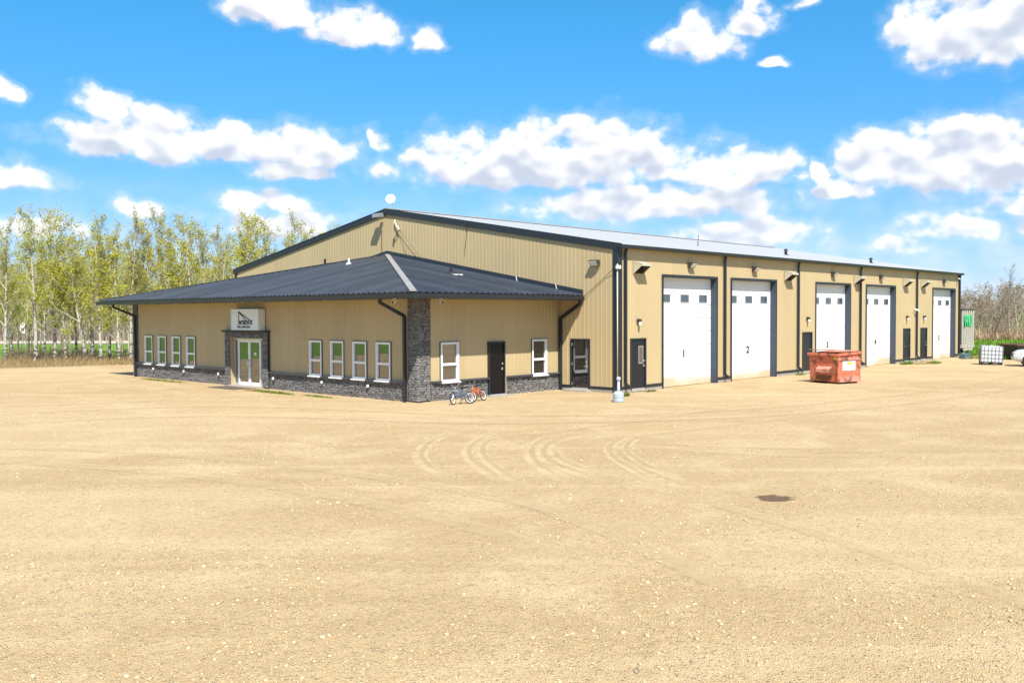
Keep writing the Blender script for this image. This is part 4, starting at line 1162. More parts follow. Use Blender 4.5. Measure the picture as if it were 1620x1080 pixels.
# wall-pack lamps
def wall_pack(loc, rotz, label, group='wall pack lamps'):
    t = thing('wall_lamp', label, 'lamp', loc, rotz, group)
    hs_ = MB()
    hs_.prism([(-0.21, 0.0, -0.12), (-0.21, 0.0, 0.12), (-0.21, -0.24, 0.12), (-0.21, -0.24, 0.06), (-0.21, -0.10, -0.12)], (0.42, 0, 0))
    lpart('housing', hs_, M_bronze, t, bevel=0.008)
    lpart('lens', MB().hexa([(-0.18, -0.115, -0.112), (0.18, -0.115, -0.112), (0.18, -0.09, -0.1), (-0.18, -0.09, -0.1), (-0.18, -0.252, 0.055), (0.18, -0.252, 0.055), (0.18, -0.23, 0.07), (-0.18, -0.23, 0.07)]), M_lens, t)
    return t
for i, x in enumerate((5.1, 10.75, 19.5, 26.1, 36.95)):
    wall_pack((x + 0.2, -0.03, 5.33), 0, 'bronze wall pack lamp above ' + ('the nearest bay door, marked 1', 'the second bay door from the near corner', 'the bay door behind the red dumpster', 'the fourth bay door', 'the farthest bay door, next to the trailer')[i])
wall_pack((-0.03, 1.05, 5.28), R(-90), 'bronze wall pack lamp high on the gable wall near the corner')
def sconce(x, label):
    t = thing('wall_sconce', label, 'lamp', (x, -0.03, 2.70), 0, 'small lamps above side doors')
    lpart('bracket', MB().box(-0.07, 0.07, -0.05, 0, 0.12, 0.30).box(-0.05, 0.05, -0.17, -0.05, 0.17, 0.29), M_bronze, t, bevel=0.006)
    lpart('lens', MB().lathe([(0.035, 0), (0.05, 0.03), (0.055, 0.165)], 10, (0, -0.12, 0.0)), M_lens, t, smooth=True)
sconce(1.36, 'small bronze jar lamp above the door beside the near hall corner')
sconce(16.6, 'small bronze jar lamp above the door between bays 2 and 3')
sconce(30.45, 'small bronze jar lamp above the door right of bay 4')
sconce(33.4, 'small bronze jar lamp above the door left of bay 5')
# flood lights at the gable apex
fl = thing('flood_light', 'pair of grey flood lights under the gable peak', 'lamp', (-0.16, HW / 2 + 0.1, 8.12))
lpart('mount', MB().box(-0.14, 0, -0.1, 0.1, 0.02, 0.18), M_galv, fl, bevel=0.01)
for y, a in ((0.2, 0.25), (-0.06, -0.1)):
    lpart('lamp_head', MB().hexa([(-0.42, y - 0.13, -0.02), (-0.14, y - 0.12, 0.0), (-0.14, y + 0.12, 0), (-0.42, y + 0.13, -0.02), (-0.40, y - 0.13, 0.16), (-0.12, y - 0.12, 0.22), (-0.12, y + 0.12, 0.22), (-0.40, y + 0.13, 0.16)]), M_galv, fl, bevel=0.012)
# bracket arm on the gable
br = thing('bracket_arm', 'white angled bracket arm on the gable below the peak', 'bracket', (-0.05, 13.8, 7.85))
lpart('arm', MB().tube([(0, 0, 0.1), (-0.05, -0.02, -0.02), (-0.10, -0.44, -0.42)], 0.03, 6), M_white, br)
lpart('brace', MB().tube([(-0.10, -0.44, -0.42), (-0.03, 0.08, -0.92)], 0.02, 6).box(-0.05, 0.0, 0.04, 0.12, -1.04, -0.84), M_bronze, br)
# satellite dish on the ridge
dz = thing('satellite_dish', 'round white satellite dish on the gable peak', 'dish', (0.25, HW / 2 - 0.25, HA + 0.02))
lpart('mast', MB().tube([(0, 0, -0.08), (0, 0, 0.18), (-0.06, 0.06, 0.34)], 0.025, 6), M_galv, dz)
dn = Vector((-0.75, -0.66, 0.22)).normalized()
dsh = MB(); n = 20
q = dn.to_track_quat('Z', 'Y')
vs = []; fs = []
for j, (r_, d_) in enumerate(((0.0, -0.07), (0.1, -0.062), (0.18, -0.035), (0.245, 0.0), (0.25, -0.012), (0.18, -0.05), (0.1, -0.08), (0.0, -0.085))):
    for k in range(n):
        a = 2 * math.pi * k / n
        vs.append(q @ Vector((r_ * math.cos(a), r_ * math.sin(a), d_)) + Vector((-0.10, 0.08, 0.50)))
for j in range(7):
    for k in range(n):
        fs.append((j * n + k, j * n + (k + 1) % n, (j + 1) * n + (k + 1) % n, (j + 1) * n + k))
dsh.add(vs, fs)
lpart('reflector', dsh, M_white, dz, smooth=True)
c0 = Vector((-0.10, 0.08, 0.50))
lpart('feed_arm', MB().tube([c0 + Vector((0, 0, -0.22)), c0 + dn * 0.28 + Vector((0, 0, -0.10))], 0.012, 5).tube([c0 + dn * 0.25 + Vector((0, 0, -0.10)), c0 + dn * 0.33 + Vector((0, 0, -0.07))], 0.03, 8), M_galv, dz)
# security cameras
def camera_dome(loc, look, label):
    t = thing('security_camera', label, 'security camera', loc, 0, 'white security cameras')
    lpart('mount', MB().lathe([(0.07, -0.03), (0.075, 0.0)], 12), M_white, t)
    d = Vector(look).normalized()
    lpart('body', MB().tube([Vector((0, 0, -0.09)) - d * 0.10, Vector((0, 0, -0.09)) + d * 0.14], 0.06, 10).tube([(0, 0, -0.02), (0, 0, -0.09)], 0.02, 6), M_white, t, smooth=False)
    lpart('lens', MB().tube([Vector((0, 0, -0.09)) + d * 0.135, Vector((0, 0, -0.09)) + d * 0.15], 0.045, 10), M_black, t)
camera_dome((-8.75, 3.35, WT - 0.002), (-0.8, -0.4, -0.25), 'white security camera under the annex eave left of the stone corner')
camera_dome((-7.30, 2.45, WT - 0.002), (-0.3, -0.8, -0.25), 'white security camera under the annex eave right of the stone corner')
def camera_wall(loc, look, label):
    t = thing('security_camera', label, 'security camera', loc, 0, 'white security cameras')
    d = Vector(look).normalized()
    lpart('bracket', MB().tube([(0, 0.0, 0), (0, -0.14, -0.02)], 0.025, 6).tube([(0, 0, 0), (0, -0.02, 0)], 0.06, 10), M_white, t)
    c = Vector((0, -0.16, -0.05))
    lpart('body', MB().tube([c - d * 0.13, c + d * 0.16], 0.055, 10), M_white, t)
    lpart('lens', MB().tube([c + d * 0.155, c + d * 0.17], 0.04, 10), M_black, t)
camera_wall((39.75, -0.03, 5.62), (-0.7, -0.7, -0.3), 'white security camera at the far end of the side wall')
camera_wall((31.78, -0.03, 3.42), (0.6, -0.7, -0.3), 'white security camera between bays 4 and 5')

# ================================================================== LOOSE THINGS IN THE YARD
# smokers post
M_ash = material('grey_moulded_plastic', (0.36, 0.41, 0.45), 0.5, var=0.08, vscale=6)
ash = thing('ash_receptacle', 'grey plastic smokers post near the hall corner', 'ash receptacle', (-2.85, -2.2, 0))
lpart('base', MB().lathe([(0.185, 0.0), (0.2, 0.02), (0.2, 0.13), (0.192, 0.14), (0.192, 0.16), (0.2, 0.17), (0.2, 0.30), (0.16, 0.36), (0.07, 0.40)], 22), M_ash, ash, smooth=False)
lpart('neck', MB().lathe([(0.07, 0.398), (0.055, 0.45), (0.045, 0.78)], 16), M_ash, ash, smooth=True)
lpart('head', MB().lathe([(0.05, 0.775), (0.078, 0.80), (0.08, 0.86), (0.06, 0.91), (0.015, 0.925)], 16), M_ash, ash, smooth=True)

# dumpster
def dumpster_material():
    mt = bpy.data.materials.new('faded_red_rusted_paint'); mt.use_nodes = True
    T = NT(mt.node_tree); b = T.n['Principled BSDF']
    co = T.node('ShaderNodeTexCoord').outputs['Object']
    n1_ = T.noise(co, 1.6, 6, 0.62, 0.3); n2_ = T.noise(co, 3.4, 6, 0.7); n3_ = T.noise(T.vmath('MULTIPLY', co, (3, 3, 0.7)), 2.0, 5, 0.65)
    c = T.mix(n1_, (0.50, 0.10, 0.035), (0.54, 0.17, 0.09))
    c = T.mix(T.math('MULTIPLY', T.step(n3_, 0.50, 0.70), 0.6), c, (0.60, 0.29, 0.21))
    c = T.mix(T.step(n2_, 0.53, 0.585), c, (0.17, 0.065, 0.04))
    T.put(b.inputs['Base Color'], c); b.inputs['Roughness'].default_value = 0.75
    bp = T.node('ShaderNodeBump'); bp.inputs['Distance'].default_value = 0.006; T.put(bp.inputs['Height'], n2_); T.put(b.inputs['Normal'], bp.outputs[0])
    return mt
M_dump = dumpster_material()
M_dumpside = material('sun_bleached_red_paint', (0.56, 0.23, 0.17), 0.8, var=0.25, vscale=3, dirt=((0.14, 0.055, 0.03), 0.72, 2.4))
M_rust = material('rusty_steel', (0.15, 0.065, 0.035), 0.85, var=0.35, vscale=6)
dum = thing('dumpster', 'faded red rusty dumpster in front of bay door 3', 'dumpster', (11.32, -3.95, 0), R(-15))
# local x = depth away from the pocketed face, y = width
dw, dl, dh = 1.62, 1.5, 1.42
b_ = MB()
b_.hexa([(-dl / 2 + 0.04, -dw / 2, 0.08), (dl / 2, -dw / 2, 0.08), (dl / 2, dw / 2, 0.08), (-dl / 2 + 0.04, dw / 2, 0.08), (-dl / 2 - 0.04, -dw / 2, dh - 0.06), (dl / 2, -dw / 2, dh), (dl / 2, dw / 2, dh), (-dl / 2 - 0.04, dw / 2, dh - 0.06)])
lpart('body', b_, M_dump, dum, bevel=0.015)
lpart('skid', MB().box(-dl / 2 + 0.05, dl / 2 - 0.05, -dw / 2 + 0.12, -dw / 2 + 0.28, 0, 0.08).box(-dl / 2 + 0.05, dl / 2 - 0.05, dw / 2 - 0.28, dw / 2 - 0.12, 0, 0.08), M_rust, dum)
r_ = MB()
r_.hexa([(-dl / 2 - 0.10, -dw / 2 - 0.06, dh - 0.17), (dl / 2 + 0.06, -dw / 2 - 0.06, dh - 0.09), (dl / 2 + 0.06, dw / 2 + 0.06, dh - 0.09), (-dl / 2 - 0.10, dw / 2 + 0.06, dh - 0.17), (-dl / 2 - 0.10, -dw / 2 - 0.06, dh - 0.05), (dl / 2 + 0.06, -dw / 2 - 0.06, dh + 0.02), (dl / 2 + 0.06, dw / 2 + 0.06, dh + 0.02), (-dl / 2 - 0.10, dw / 2 + 0.06, dh - 0.05)])
lpart('rim', r_, M_dump, dum, bevel=0.015)
# lids, warped, one lifted
for y0, y1, lift in ((-dw / 2 + 0.02, -0.02, 0.05), (0.02, dw / 2 - 0.02, 0.11)):
    ld = MB()
    x0, x1 = -dl / 2 - 0.06, dl / 2 + 0.04
    ld.hexa([(x0, y0, dh - 0.03 + lift), (x1, y0, dh + 0.03), (x1, y1, dh + 0.03), (x0, y1, dh - 0.035 + lift), (x0, y0, dh + 0.0 + lift), (x1, y0, dh + 0.06), (x1, y1, dh + 0.06), (x0, y1, dh + lift)])
    lpart('lid', ld, M_dumpside, dum, bevel=0.008)
# fork pocket sleeve and gussets on the pocketed face
fk = MB()
xf = -dl / 2 - 0.005
fk.hexa([(xf - 0.20, -0.50, 0.50), (xf + 0.03, -0.50, 0.44), (xf + 0.03, 0.30, 0.44), (xf - 0.20, 0.30, 0.50), (xf - 0.20, -0.50, 0.66), (xf + 0.0, -0.50, 0.78), (xf + 0.0, 0.30, 0.78), (xf - 0.20, 0.30, 0.66)])
lpart('fork_pocket', fk, M_dumpside, dum, bevel=0.01)
lpart('gusset', MB().prism([(xf + 0.02, -0.52, 0.42), (xf - 0.21, -0.52, 0.52), (xf - 0.21, -0.52, 0.68), (xf, -0.52, 0.80)], (0, -0.02, 0)).prism([(xf + 0.02, 0.34, 0.42), (xf - 0.21, 0.34, 0.52), (xf - 0.21, 0.34, 0.68), (xf, 0.34, 0.80)], (0, -0.02, 0)), M_rust, dum)
lpart('scrape', MB().box(xf - 0.0, xf + 0.02, -0.42, 0.42, 0.16, 0.36), M_rust, dum)
lpart('corner_post', MB().box(-dl / 2 - 0.045, -dl / 2 + 0.06, -dw / 2 - 0.02, -dw / 2 + 0.0, 0.08, dh - 0.1).box(dl / 2 - 0.08, dl / 2 + 0.012, -dw / 2 - 0.02, -dw / 2, 0.08, dh - 0.06), M_dump, dum)
lpart('side_rail', MB().box(-dl / 2 + 0.04, dl / 2 - 0.08, -dw / 2 - 0.05, -dw / 2, 0.08, 0.32), M_dumpside, dum, bevel=0.01)
lpart('side_rail', MB().box(-dl / 2 + 0.04, dl / 2 - 0.08, -dw / 2 - 0.045, -dw / 2, 1.06, 1.16), M_dumpside, dum, bevel=0.01)
lpart('notice', MB().box(-0.46, 0.42, -dw / 2 - 0.012, -dw / 2 - 0.001, 0.60, 1.02), material('bleached_white_decal', (0.62, 0.58, 0.55), 0.7, var=0.2, vscale=5, dirt=((0.45, 0.16, 0.12), 0.55, 3.0)), dum)
lpart('notice', MB().box(-0.14, 0.16, -dw / 2 - 0.018, -dw / 2 - 0.013, 0.86, 0.98), material('yellow_decal', (0.62, 0.42, 0.03), 0.6), dum)
lpart('notice', MB().box(-dl / 2 - 0.055, -dl / 2 - 0.035, -dw / 2 + 0.02, -dw / 2 + 0.22, 1.10, 1.22), MATS['yellow_decal'], dum)

# bicycles
M_chrome = M_steel
def bicycle(label, loc, rotz, lean, frame_mat, wheel_r, accent, steer, group):
    t = thing('bicycle', label, 'bicycle', loc, 0, group, rot=(lean, 0, rotz))
    wb = 0.74; r_ = wheel_r
    fa = Vector((wb / 2, 0, r_)); ra = Vector((-wb / 2, 0, r_))
    st = Matrix.Rotation(steer, 4, 'Z')
    head = Vector((wb / 2 - 0.14, 0, 0.52)); headb = Vector((wb / 2 - 0.10, 0, 0.40))
    bb = Vector((-0.04, 0, r_ + 0.03)); seat = Vector((-0.16, 0, 0.52))
    for c, nm, ax in ((fa, 'wheel', st @ Vector((0, 1, 0))), (ra, 'wheel', Vector((0, 1, 0)))):
        w = lpart(nm, MB().torus(c, ax, r_ - 0.022, 0.022, 24, 6), M_black, t, smooth=True)
        lpart('rim', MB().torus(c, ax, r_ - 0.048, 0.012, 24, 5), M_white, w, smooth=True)
        s = ax.cross(Vector((0, 0, 1))); sp_ = MB()
        for k in range(12):
            a = 2 * math.pi * k / 12
            sp_.tube([c, c + (s * math.cos(a) + Vector((0, 0, 1)) * math.sin(a)) * (r_ - 0.05)], 0.003, 3, False)
        sp_.tube([c - ax * 0.04, c + ax * 0.04], 0.022, 8)
        lpart('spokes', sp_, M_chrome, w)
    f = MB()
    for a, b, rr in ((head, bb, 0.022), (headb, bb, 0.024), (seat, bb, 0.018), (head, seat + Vector((0.02, 0, -0.10)), 0.02), (head + Vector((-0.01, 0, 0.03)), headb, 0.026)):
        f.tube([a, b], rr, 7)
    for s in (-0.05, 0.05):
        f.tube([bb + Vector((0, s * 0.4, 0)), ra + Vector((0, s, 0))], 0.012, 6); f.tube([seat + Vector((0.02, s * 0.3, -0.1)), ra + Vector((0, s, 0))], 0.011, 6)
    lpart('frame', f, frame_mat, t, smooth=True)
    fk_ = MB()
    for s in (-0.05, 0.05):
        o_ = st @ Vector((0, s, 0))
        fk_.tube([headb + o_, (headb + fa) / 2 + o_ + Vector((0.01, 0, 0)), fa + o_], 0.014, 6)
    fk_.tube([headb + st @ Vector((0, -0.05, 0)), headb + st @ Vector((0, 0.05, 0))], 0.016, 6)
    lpart('fork', fk_, accent, t, smooth=True)
    hb = MB(); hc = head + Vector((-0.02, 0, 0.10))
    hb.tube([head, hc], 0.016, 6)
    hb.tube([hc + st @ Vector(p) for p in ((-0.08, -0.27, 0.12), (-0.02, -0.16, 0.12), (0.01, -0.06, 0.0), (0.01, 0.06, 0.0), (-0.02, 0.16, 0.12), (-0.08, 0.27, 0.12))], 0.012, 6)
    hbo = lpart('handlebar', hb, M_galv, t, smooth=True)
    for s in (-1, 1):
        lpart('grip', MB().tube([hc + st @ Vector((-0.04, s * 0.19, 0.12)), hc + st @ Vector((-0.085, s * 0.28, 0.12))], 0.02, 6), M_black, hbo)
    lpart('saddle', MB().hexa([seat + Vector(p) for p in ((-0.15, -0.07, 0.06), (0.13, -0.02, 0.05), (0.13, 0.02, 0.05), (-0.15, 0.07, 0.06), (-0.16, -0.085, 0.11), (0.14, -0.022, 0.09), (0.14, 0.022, 0.09), (-0.16, 0.085, 0.11))]).tube([seat + Vector((0.02, 0, -0.08)), seat + Vector((-0.01, 0, 0.07))], 0.014, 6), M_black, t, bevel=0.012)
    cr = MB()
    ca = bb + Vector((0, 0.07, 0)); cr.tube([bb + Vector((0, -0.07, 0)), ca], 0.012, 6)
    cr.tube([ca, ca + Vector((0.10, 0, -0.08))], 0.010, 5); cr.tube([bb + Vector((0, -0.07, 0)), bb + Vector((-0.10, -0.07, 0.08))], 0.010, 5)
    cr.torus(bb + Vector((0, -0.045, 0)), (0, 1, 0), 0.06, 0.008, 14, 4)
    cro = lpart('crank', cr, M_chrome, t)
    for p in (ca + Vector((0.10, 0.05, -0.08)), bb + Vector((-0.10, -0.12, 0.08))):
        lpart('pedal', MB().box(p.x - 0.04, p.x + 0.04, p.y - 0.035, p.y + 0.035, p.z - 0.012, p.z + 0.012), M_black, cro)
    lpart('chain', MB().tube([bb + Vector((0, -0.045, 0.055)), ra + Vector((0, -0.045, 0.03))], 0.006, 4).tube([bb + Vector((0, -0.045, -0.055)), ra + Vector((0, -0.045, -0.03))], 0.006, 4), M_bronze, t)
    ks = math.tan(lean)
    lpart('kickstand', MB().tube([bb + Vector((-0.08, -0.03 if lean > 0 else 0.03, -0.04)), Vector((-0.02, -0.20 if lean > 0 else 0.20, 0.035 if lean else 0))], 0.012, 5), M_black, t)
    return t
M_purple = material('purple_blue_paint', (0.085, 0.07, 0.22), 0.35, var=0.1)
M_bluegrey = material('blue_grey_paint', (0.11, 0.15, 0.19), 0.35, var=0.1)
M_orange = material('orange_paint', (0.62, 0.12, 0.02), 0.35, var=0.1)
bicycle('dark blue childrens bicycle with white rims nearest the stone corner', (-7.22, 1.48, 0.0), R(180 - 8), R(10), M_bluegrey, 0.22, M_purple, R(28), 'childrens bicycles')
bicycle('orange childrens bicycle standing near the black side door', (-6.02, 1.84, 0.0), R(180 + 12), R(13), M_orange, 0.21, M_orange, R(-20), 'childrens bicycles')

# door mat at the entrance
tag(link('door_mat', MB().box(-0.45, 0.45, -1.1, 1.1, 0, 0.02).mesh('door_mat', material('brown_rubber_mat', (0.10, 0.075, 0.06), 0.9, var=0.3, vscale=6)), None, (AX - 0.85, 14.7, 0.003)), 'brown rubber mat on the gravel before the entrance', 'mat')

# IBC tote
M_cage = material('dull_galvanised_cage', (0.22, 0.23, 0.24), 0.6, 0.2)
M_hdpe = material('white_translucent_plastic', (0.58, 0.61, 0.64), 0.4, var=0.05)
ibc = thing('liquid_tote', 'white caged liquid tote on a black pallet at the yard edge', 'tote', (31.58, -4.70, 0), 0, rot=(R(1.0), R(2.2), R(-68)))
tw, td, th = 1.20, 1.0, 1.0
lpart('pallet', MB().box(-tw / 2, tw / 2, -td / 2, td / 2, 0.11, 0.15).box(-tw / 2, tw / 2, -td / 2, td / 2, 0.0, 0.025), M_black, ibc)
for x in (-0.53, 0, 0.53):
    for y in (-0.43, 0, 0.43):
        lpart('pallet_block', MB().box(x - 0.07, x + 0.07, y - 0.065, y + 0.065, 0.025, 0.11), M_black, ibc)
lpart('bottle', MB().box(-tw / 2 + 0.03, tw / 2 - 0.03, -td / 2 + 0.03, td / 2 - 0.03, 0.15, 0.15 + th - 0.03), M_hdpe, ibc, bevel=0.06)
lpart('lid', MB().lathe([(0.11, 0.15 + th - 0.03), (0.11, 0.15 + th + 0.02)], 16), M_hdpe, ibc)
for k in range(5):
    z = 0.2 + k * (th - 0.07) / 4
    lpart('cage_bar', MB().tube([(-tw / 2, -td / 2, z), (tw / 2, -td / 2, z), (tw / 2, td / 2, z), (-tw / 2, td / 2, z), (-tw / 2, -td / 2, z)], 0.0135, 5, False), M_cage, ibc)
for s_ in (-1, 1):
    for k in range(7):
        x = -tw / 2 + k * tw / 6
        lpart('cage_bar', MB().tube([(x, s_ * (td / 2 + 0.012), 0.12), (x, s_ * (td / 2 + 0.012), 0.15 + th - 0.01)], 0.0135, 5), M_cage, ibc)
    for k in range(1, 5):
        y = -td / 2 + k * td / 5
        lpart('cage_bar', MB().tube([(s_ * (tw / 2 + 0.012), y, 0.12), (s_ * (tw / 2 + 0.012), y, 0.15 + th - 0.01)], 0.0135, 5), M_cage, ibc)
lpart('valve', MB().tube([(0, -td / 2 + 0.03, 0.2), (0, -td / 2 - 0.1, 0.2)], 0.04, 8), M_black, ibc)

# box trailer beyond the far corner of the hall
M_trl = material('grey_green_trailer_paint', (0.44, 0.42, 0.34), 0.6, var=0.15, vscale=1.5, dirt=((0.22, 0.14, 0.09), 0.3, 2.0))
M_trd = material('dark_trailer_panel', (0.06, 0.068, 0.06), 0.6, var=0.2, vscale=2)
tx0, tx1, ty0, ty1, tz0, tz1 = 41.5, 44.05, 0.10, 12.2, 0.52, 3.42
trl = thing('box_trailer', 'ribbed grey green box trailer parked behind the far hall corner', 'trailer', (42.77, 6.0, 0))
part('body', MB().box(tx0 + 0.03, tx1 - 0.03, ty0 + 0.09, ty1, tz0 + 0.1, tz1 - 0.04), M_trd, trl)
part('roof_rail', MB().box(tx0 - 0.02, tx1 + 0.02, ty0 - 0.02, ty1, tz1 - 0.04, tz1 + 0.03), M_bronze, trl)
for k in range(6):
    x = tx0 + 0.02 + k * (tx1 - tx0 - 0.22) / 5
    part('rib', MB().box(x, x + 0.18, ty0, ty0 + 0.09, tz0 + 0.36, tz1 - 0.05), M_trl, trl, bevel=0.012)
for k in range(14):
    y = ty0 + 0.3 + k * 0.85
    part('rib', MB().box(tx0, tx0 + 0.03, y, y + 0.2, tz0 + 0.36, tz1 - 0.05), M_trl, trl)
part('bumper_rail', MB().box(tx0 - 0.01, tx1 + 0.01, ty0 - 0.03, ty0 + 0.12, tz0 + 0.08, tz0 + 0.34).box(tx0 + 0.3, tx1 - 0.3, ty0 - 0.005, ty0 + 0.12, tz0 - 0.1, tz0 + 0.08), M_trl, trl, bevel=0.012)
part('side_rail', MB().box(tx0 - 0.02, tx0 + 0.04, ty0 + 0.12, ty1, tz0 + 0.08, tz0 + 0.34), M_trl, trl)
for x in (41.9, 42.5, 43.1, 43.7):
    part('marker_light', MB().tube([(x, ty0 - 0.03, tz0 + 0.24), (x, ty0 - 0.05, tz0 + 0.24)], 0.05, 10), material('dark_red_lens', (0.15, 0.02, 0.015), 0.3), trl)
for y in (1.2, 2.5):
    for x in (41.75, 43.8):
        w = part('wheel', MB().tube([(x - 0.13, y, 0.48), (x + 0.13, y, 0.48)], 0.48, 20), M_black, trl)
        part('hub', MB().tube([(x - 0.145, y, 0.48), (x - 0.132, y, 0.48)], 0.24, 14), M_galv, w)
part('axle', MB().tube([(41.75, 1.2, 0.48), (43.8, 1.2, 0.48)], 0.07, 8).tube([(41.75, 2.5, 0.48), (43.8, 2.5, 0.48)], 0.07, 8).box(42.2, 42.35, 0.3, 4, 0.45, 0.6).box(43.2, 43.35, 0.3, 4, 0.45, 0.6), M_rust, trl)
part('mud_flap', MB().box(41.55, 42.1, 0.45, 0.47, 0.08, 0.55).box(43.45, 44.0, 0.45, 0.47, 0.08, 0.55), material('blue_grey_flap', (0.16, 0.2, 0.26), 0.6), trl)
M_spray = material('green_spray_paint', (0.02, 0.50, 0.16), 0.5)
link('spray_lettering', text_mesh('RU', 1.15, M_spray, 0.012, bold=0.03), trl, (42.72 - 42.77, ty0 - 0.02 - 6.0, 2.20), (R(90), 0, 0), (1.15, 1, 1))
# planks lying behind the trailer
for i, (x, y, a, l) in enumerate(((39.6, -1.25, 8, 2.6), (40.3, -0.75, -12, 1.8))):
    tag(link('timber_beam', MB().box(-l / 2, l / 2, -0.08, 0.08, 0, 0.12).mesh('timber_beam', material('weathered_timber', (0.30, 0.21, 0.13), 0.85, var=0.25, vscale=4)), None, (x, y, 0.0), (0, 0, R(a - 35))), ('long' if i == 0 else 'short') + ' weathered timber beam on the ground by the box trailer', 'timber', 'beams by the trailer')
tag(link('plastic_crate', MB().hexa([(-0.26, -0.2, 0), (0.26, -0.2, 0), (0.26, 0.2, 0), (-0.26, 0.2, 0), (-0.3, -0.24, 0.34), (0.3, -0.24, 0.34), (0.3, 0.24, 0.34), (-0.3, 0.24, 0.34)]).box(-0.33, 0.33, -0.27, 0.27, 0.30, 0.36).mesh('plastic_crate', material('blue_grey_plastic', (0.10, 0.17, 0.22), 0.5)), None, (37.9, -1.2, 0), (0, 0, R(-20))), 'blue grey crate on the ground beside the far hall corner', 'crate')

# skip bin
bin_ = thing('skip_bin', 'dark steel skip bin with rusty rim behind the white car', 'skip bin', (41.7, -5.05, 0), math.atan2(Rh.y, Rh.x) + R(6))
bl, bw, bh = 5.0, 2.0, 0.98
M_bin = material('dark_green_black_steel', (0.022, 0.024, 0.022), 0.6, var=0.25, vscale=2)
k_ = MB()
k_.hexa([(-bl / 2 + 0.25, -bw / 2 + 0.1, 0.04), (bl / 2 - 0.25, -bw / 2 + 0.1, 0.04), (bl / 2 - 0.25, bw / 2 - 0.1, 0.04), (-bl / 2 + 0.25, bw / 2 - 0.1, 0.04), (-bl / 2, -bw / 2, bh), (bl / 2, -bw / 2, bh), (bl / 2, bw / 2, bh), (-bl / 2, bw / 2, bh)])
lpart('tub', k_, M_bin, bin_)
rm = MB(); rm.box(-bl / 2 - 0.06, bl / 2 + 0.06, -bw / 2 - 0.06, -bw / 2 + 0.02, bh - 0.06, bh + 0.03).box(-bl / 2 - 0.06, bl / 2 + 0.06, bw / 2 - 0.02, bw / 2 + 0.06, bh - 0.06, bh + 0.03).box(-bl / 2 - 0.06, -bl / 2 + 0.02, -bw / 2 + 0.021, bw / 2 - 0.021, bh - 0.06, bh + 0.03).box(bl / 2 - 0.02, bl / 2 + 0.06, -bw / 2 + .021, bw / 2 - .021, bh - 0.06, bh + 0.03)
lpart('rim', rm, M_rust, bin_)
for x in (-1.4, 0.0, 1.4):
    lpart('rib', MB().hexa([(x - 0.05, -bw / 2 + 0.04, 0.05), (x + 0.05, -bw / 2 + 0.04, 0.05), (x + 0.05, -bw / 2 + 0.12, 0.05), (x - 0.05, -bw / 2 + 0.12, 0.05), (x - 0.05, -bw / 2 - 0.06, bh - 0.06), (x + 0.05, -bw / 2 - 0.06, bh - 0.06), (x + 0.05, -bw / 2 + 0.02, bh - 0.06), (x - 0.05, -bw / 2 + 0.02, bh - 0.06)]), M_bin, bin_)

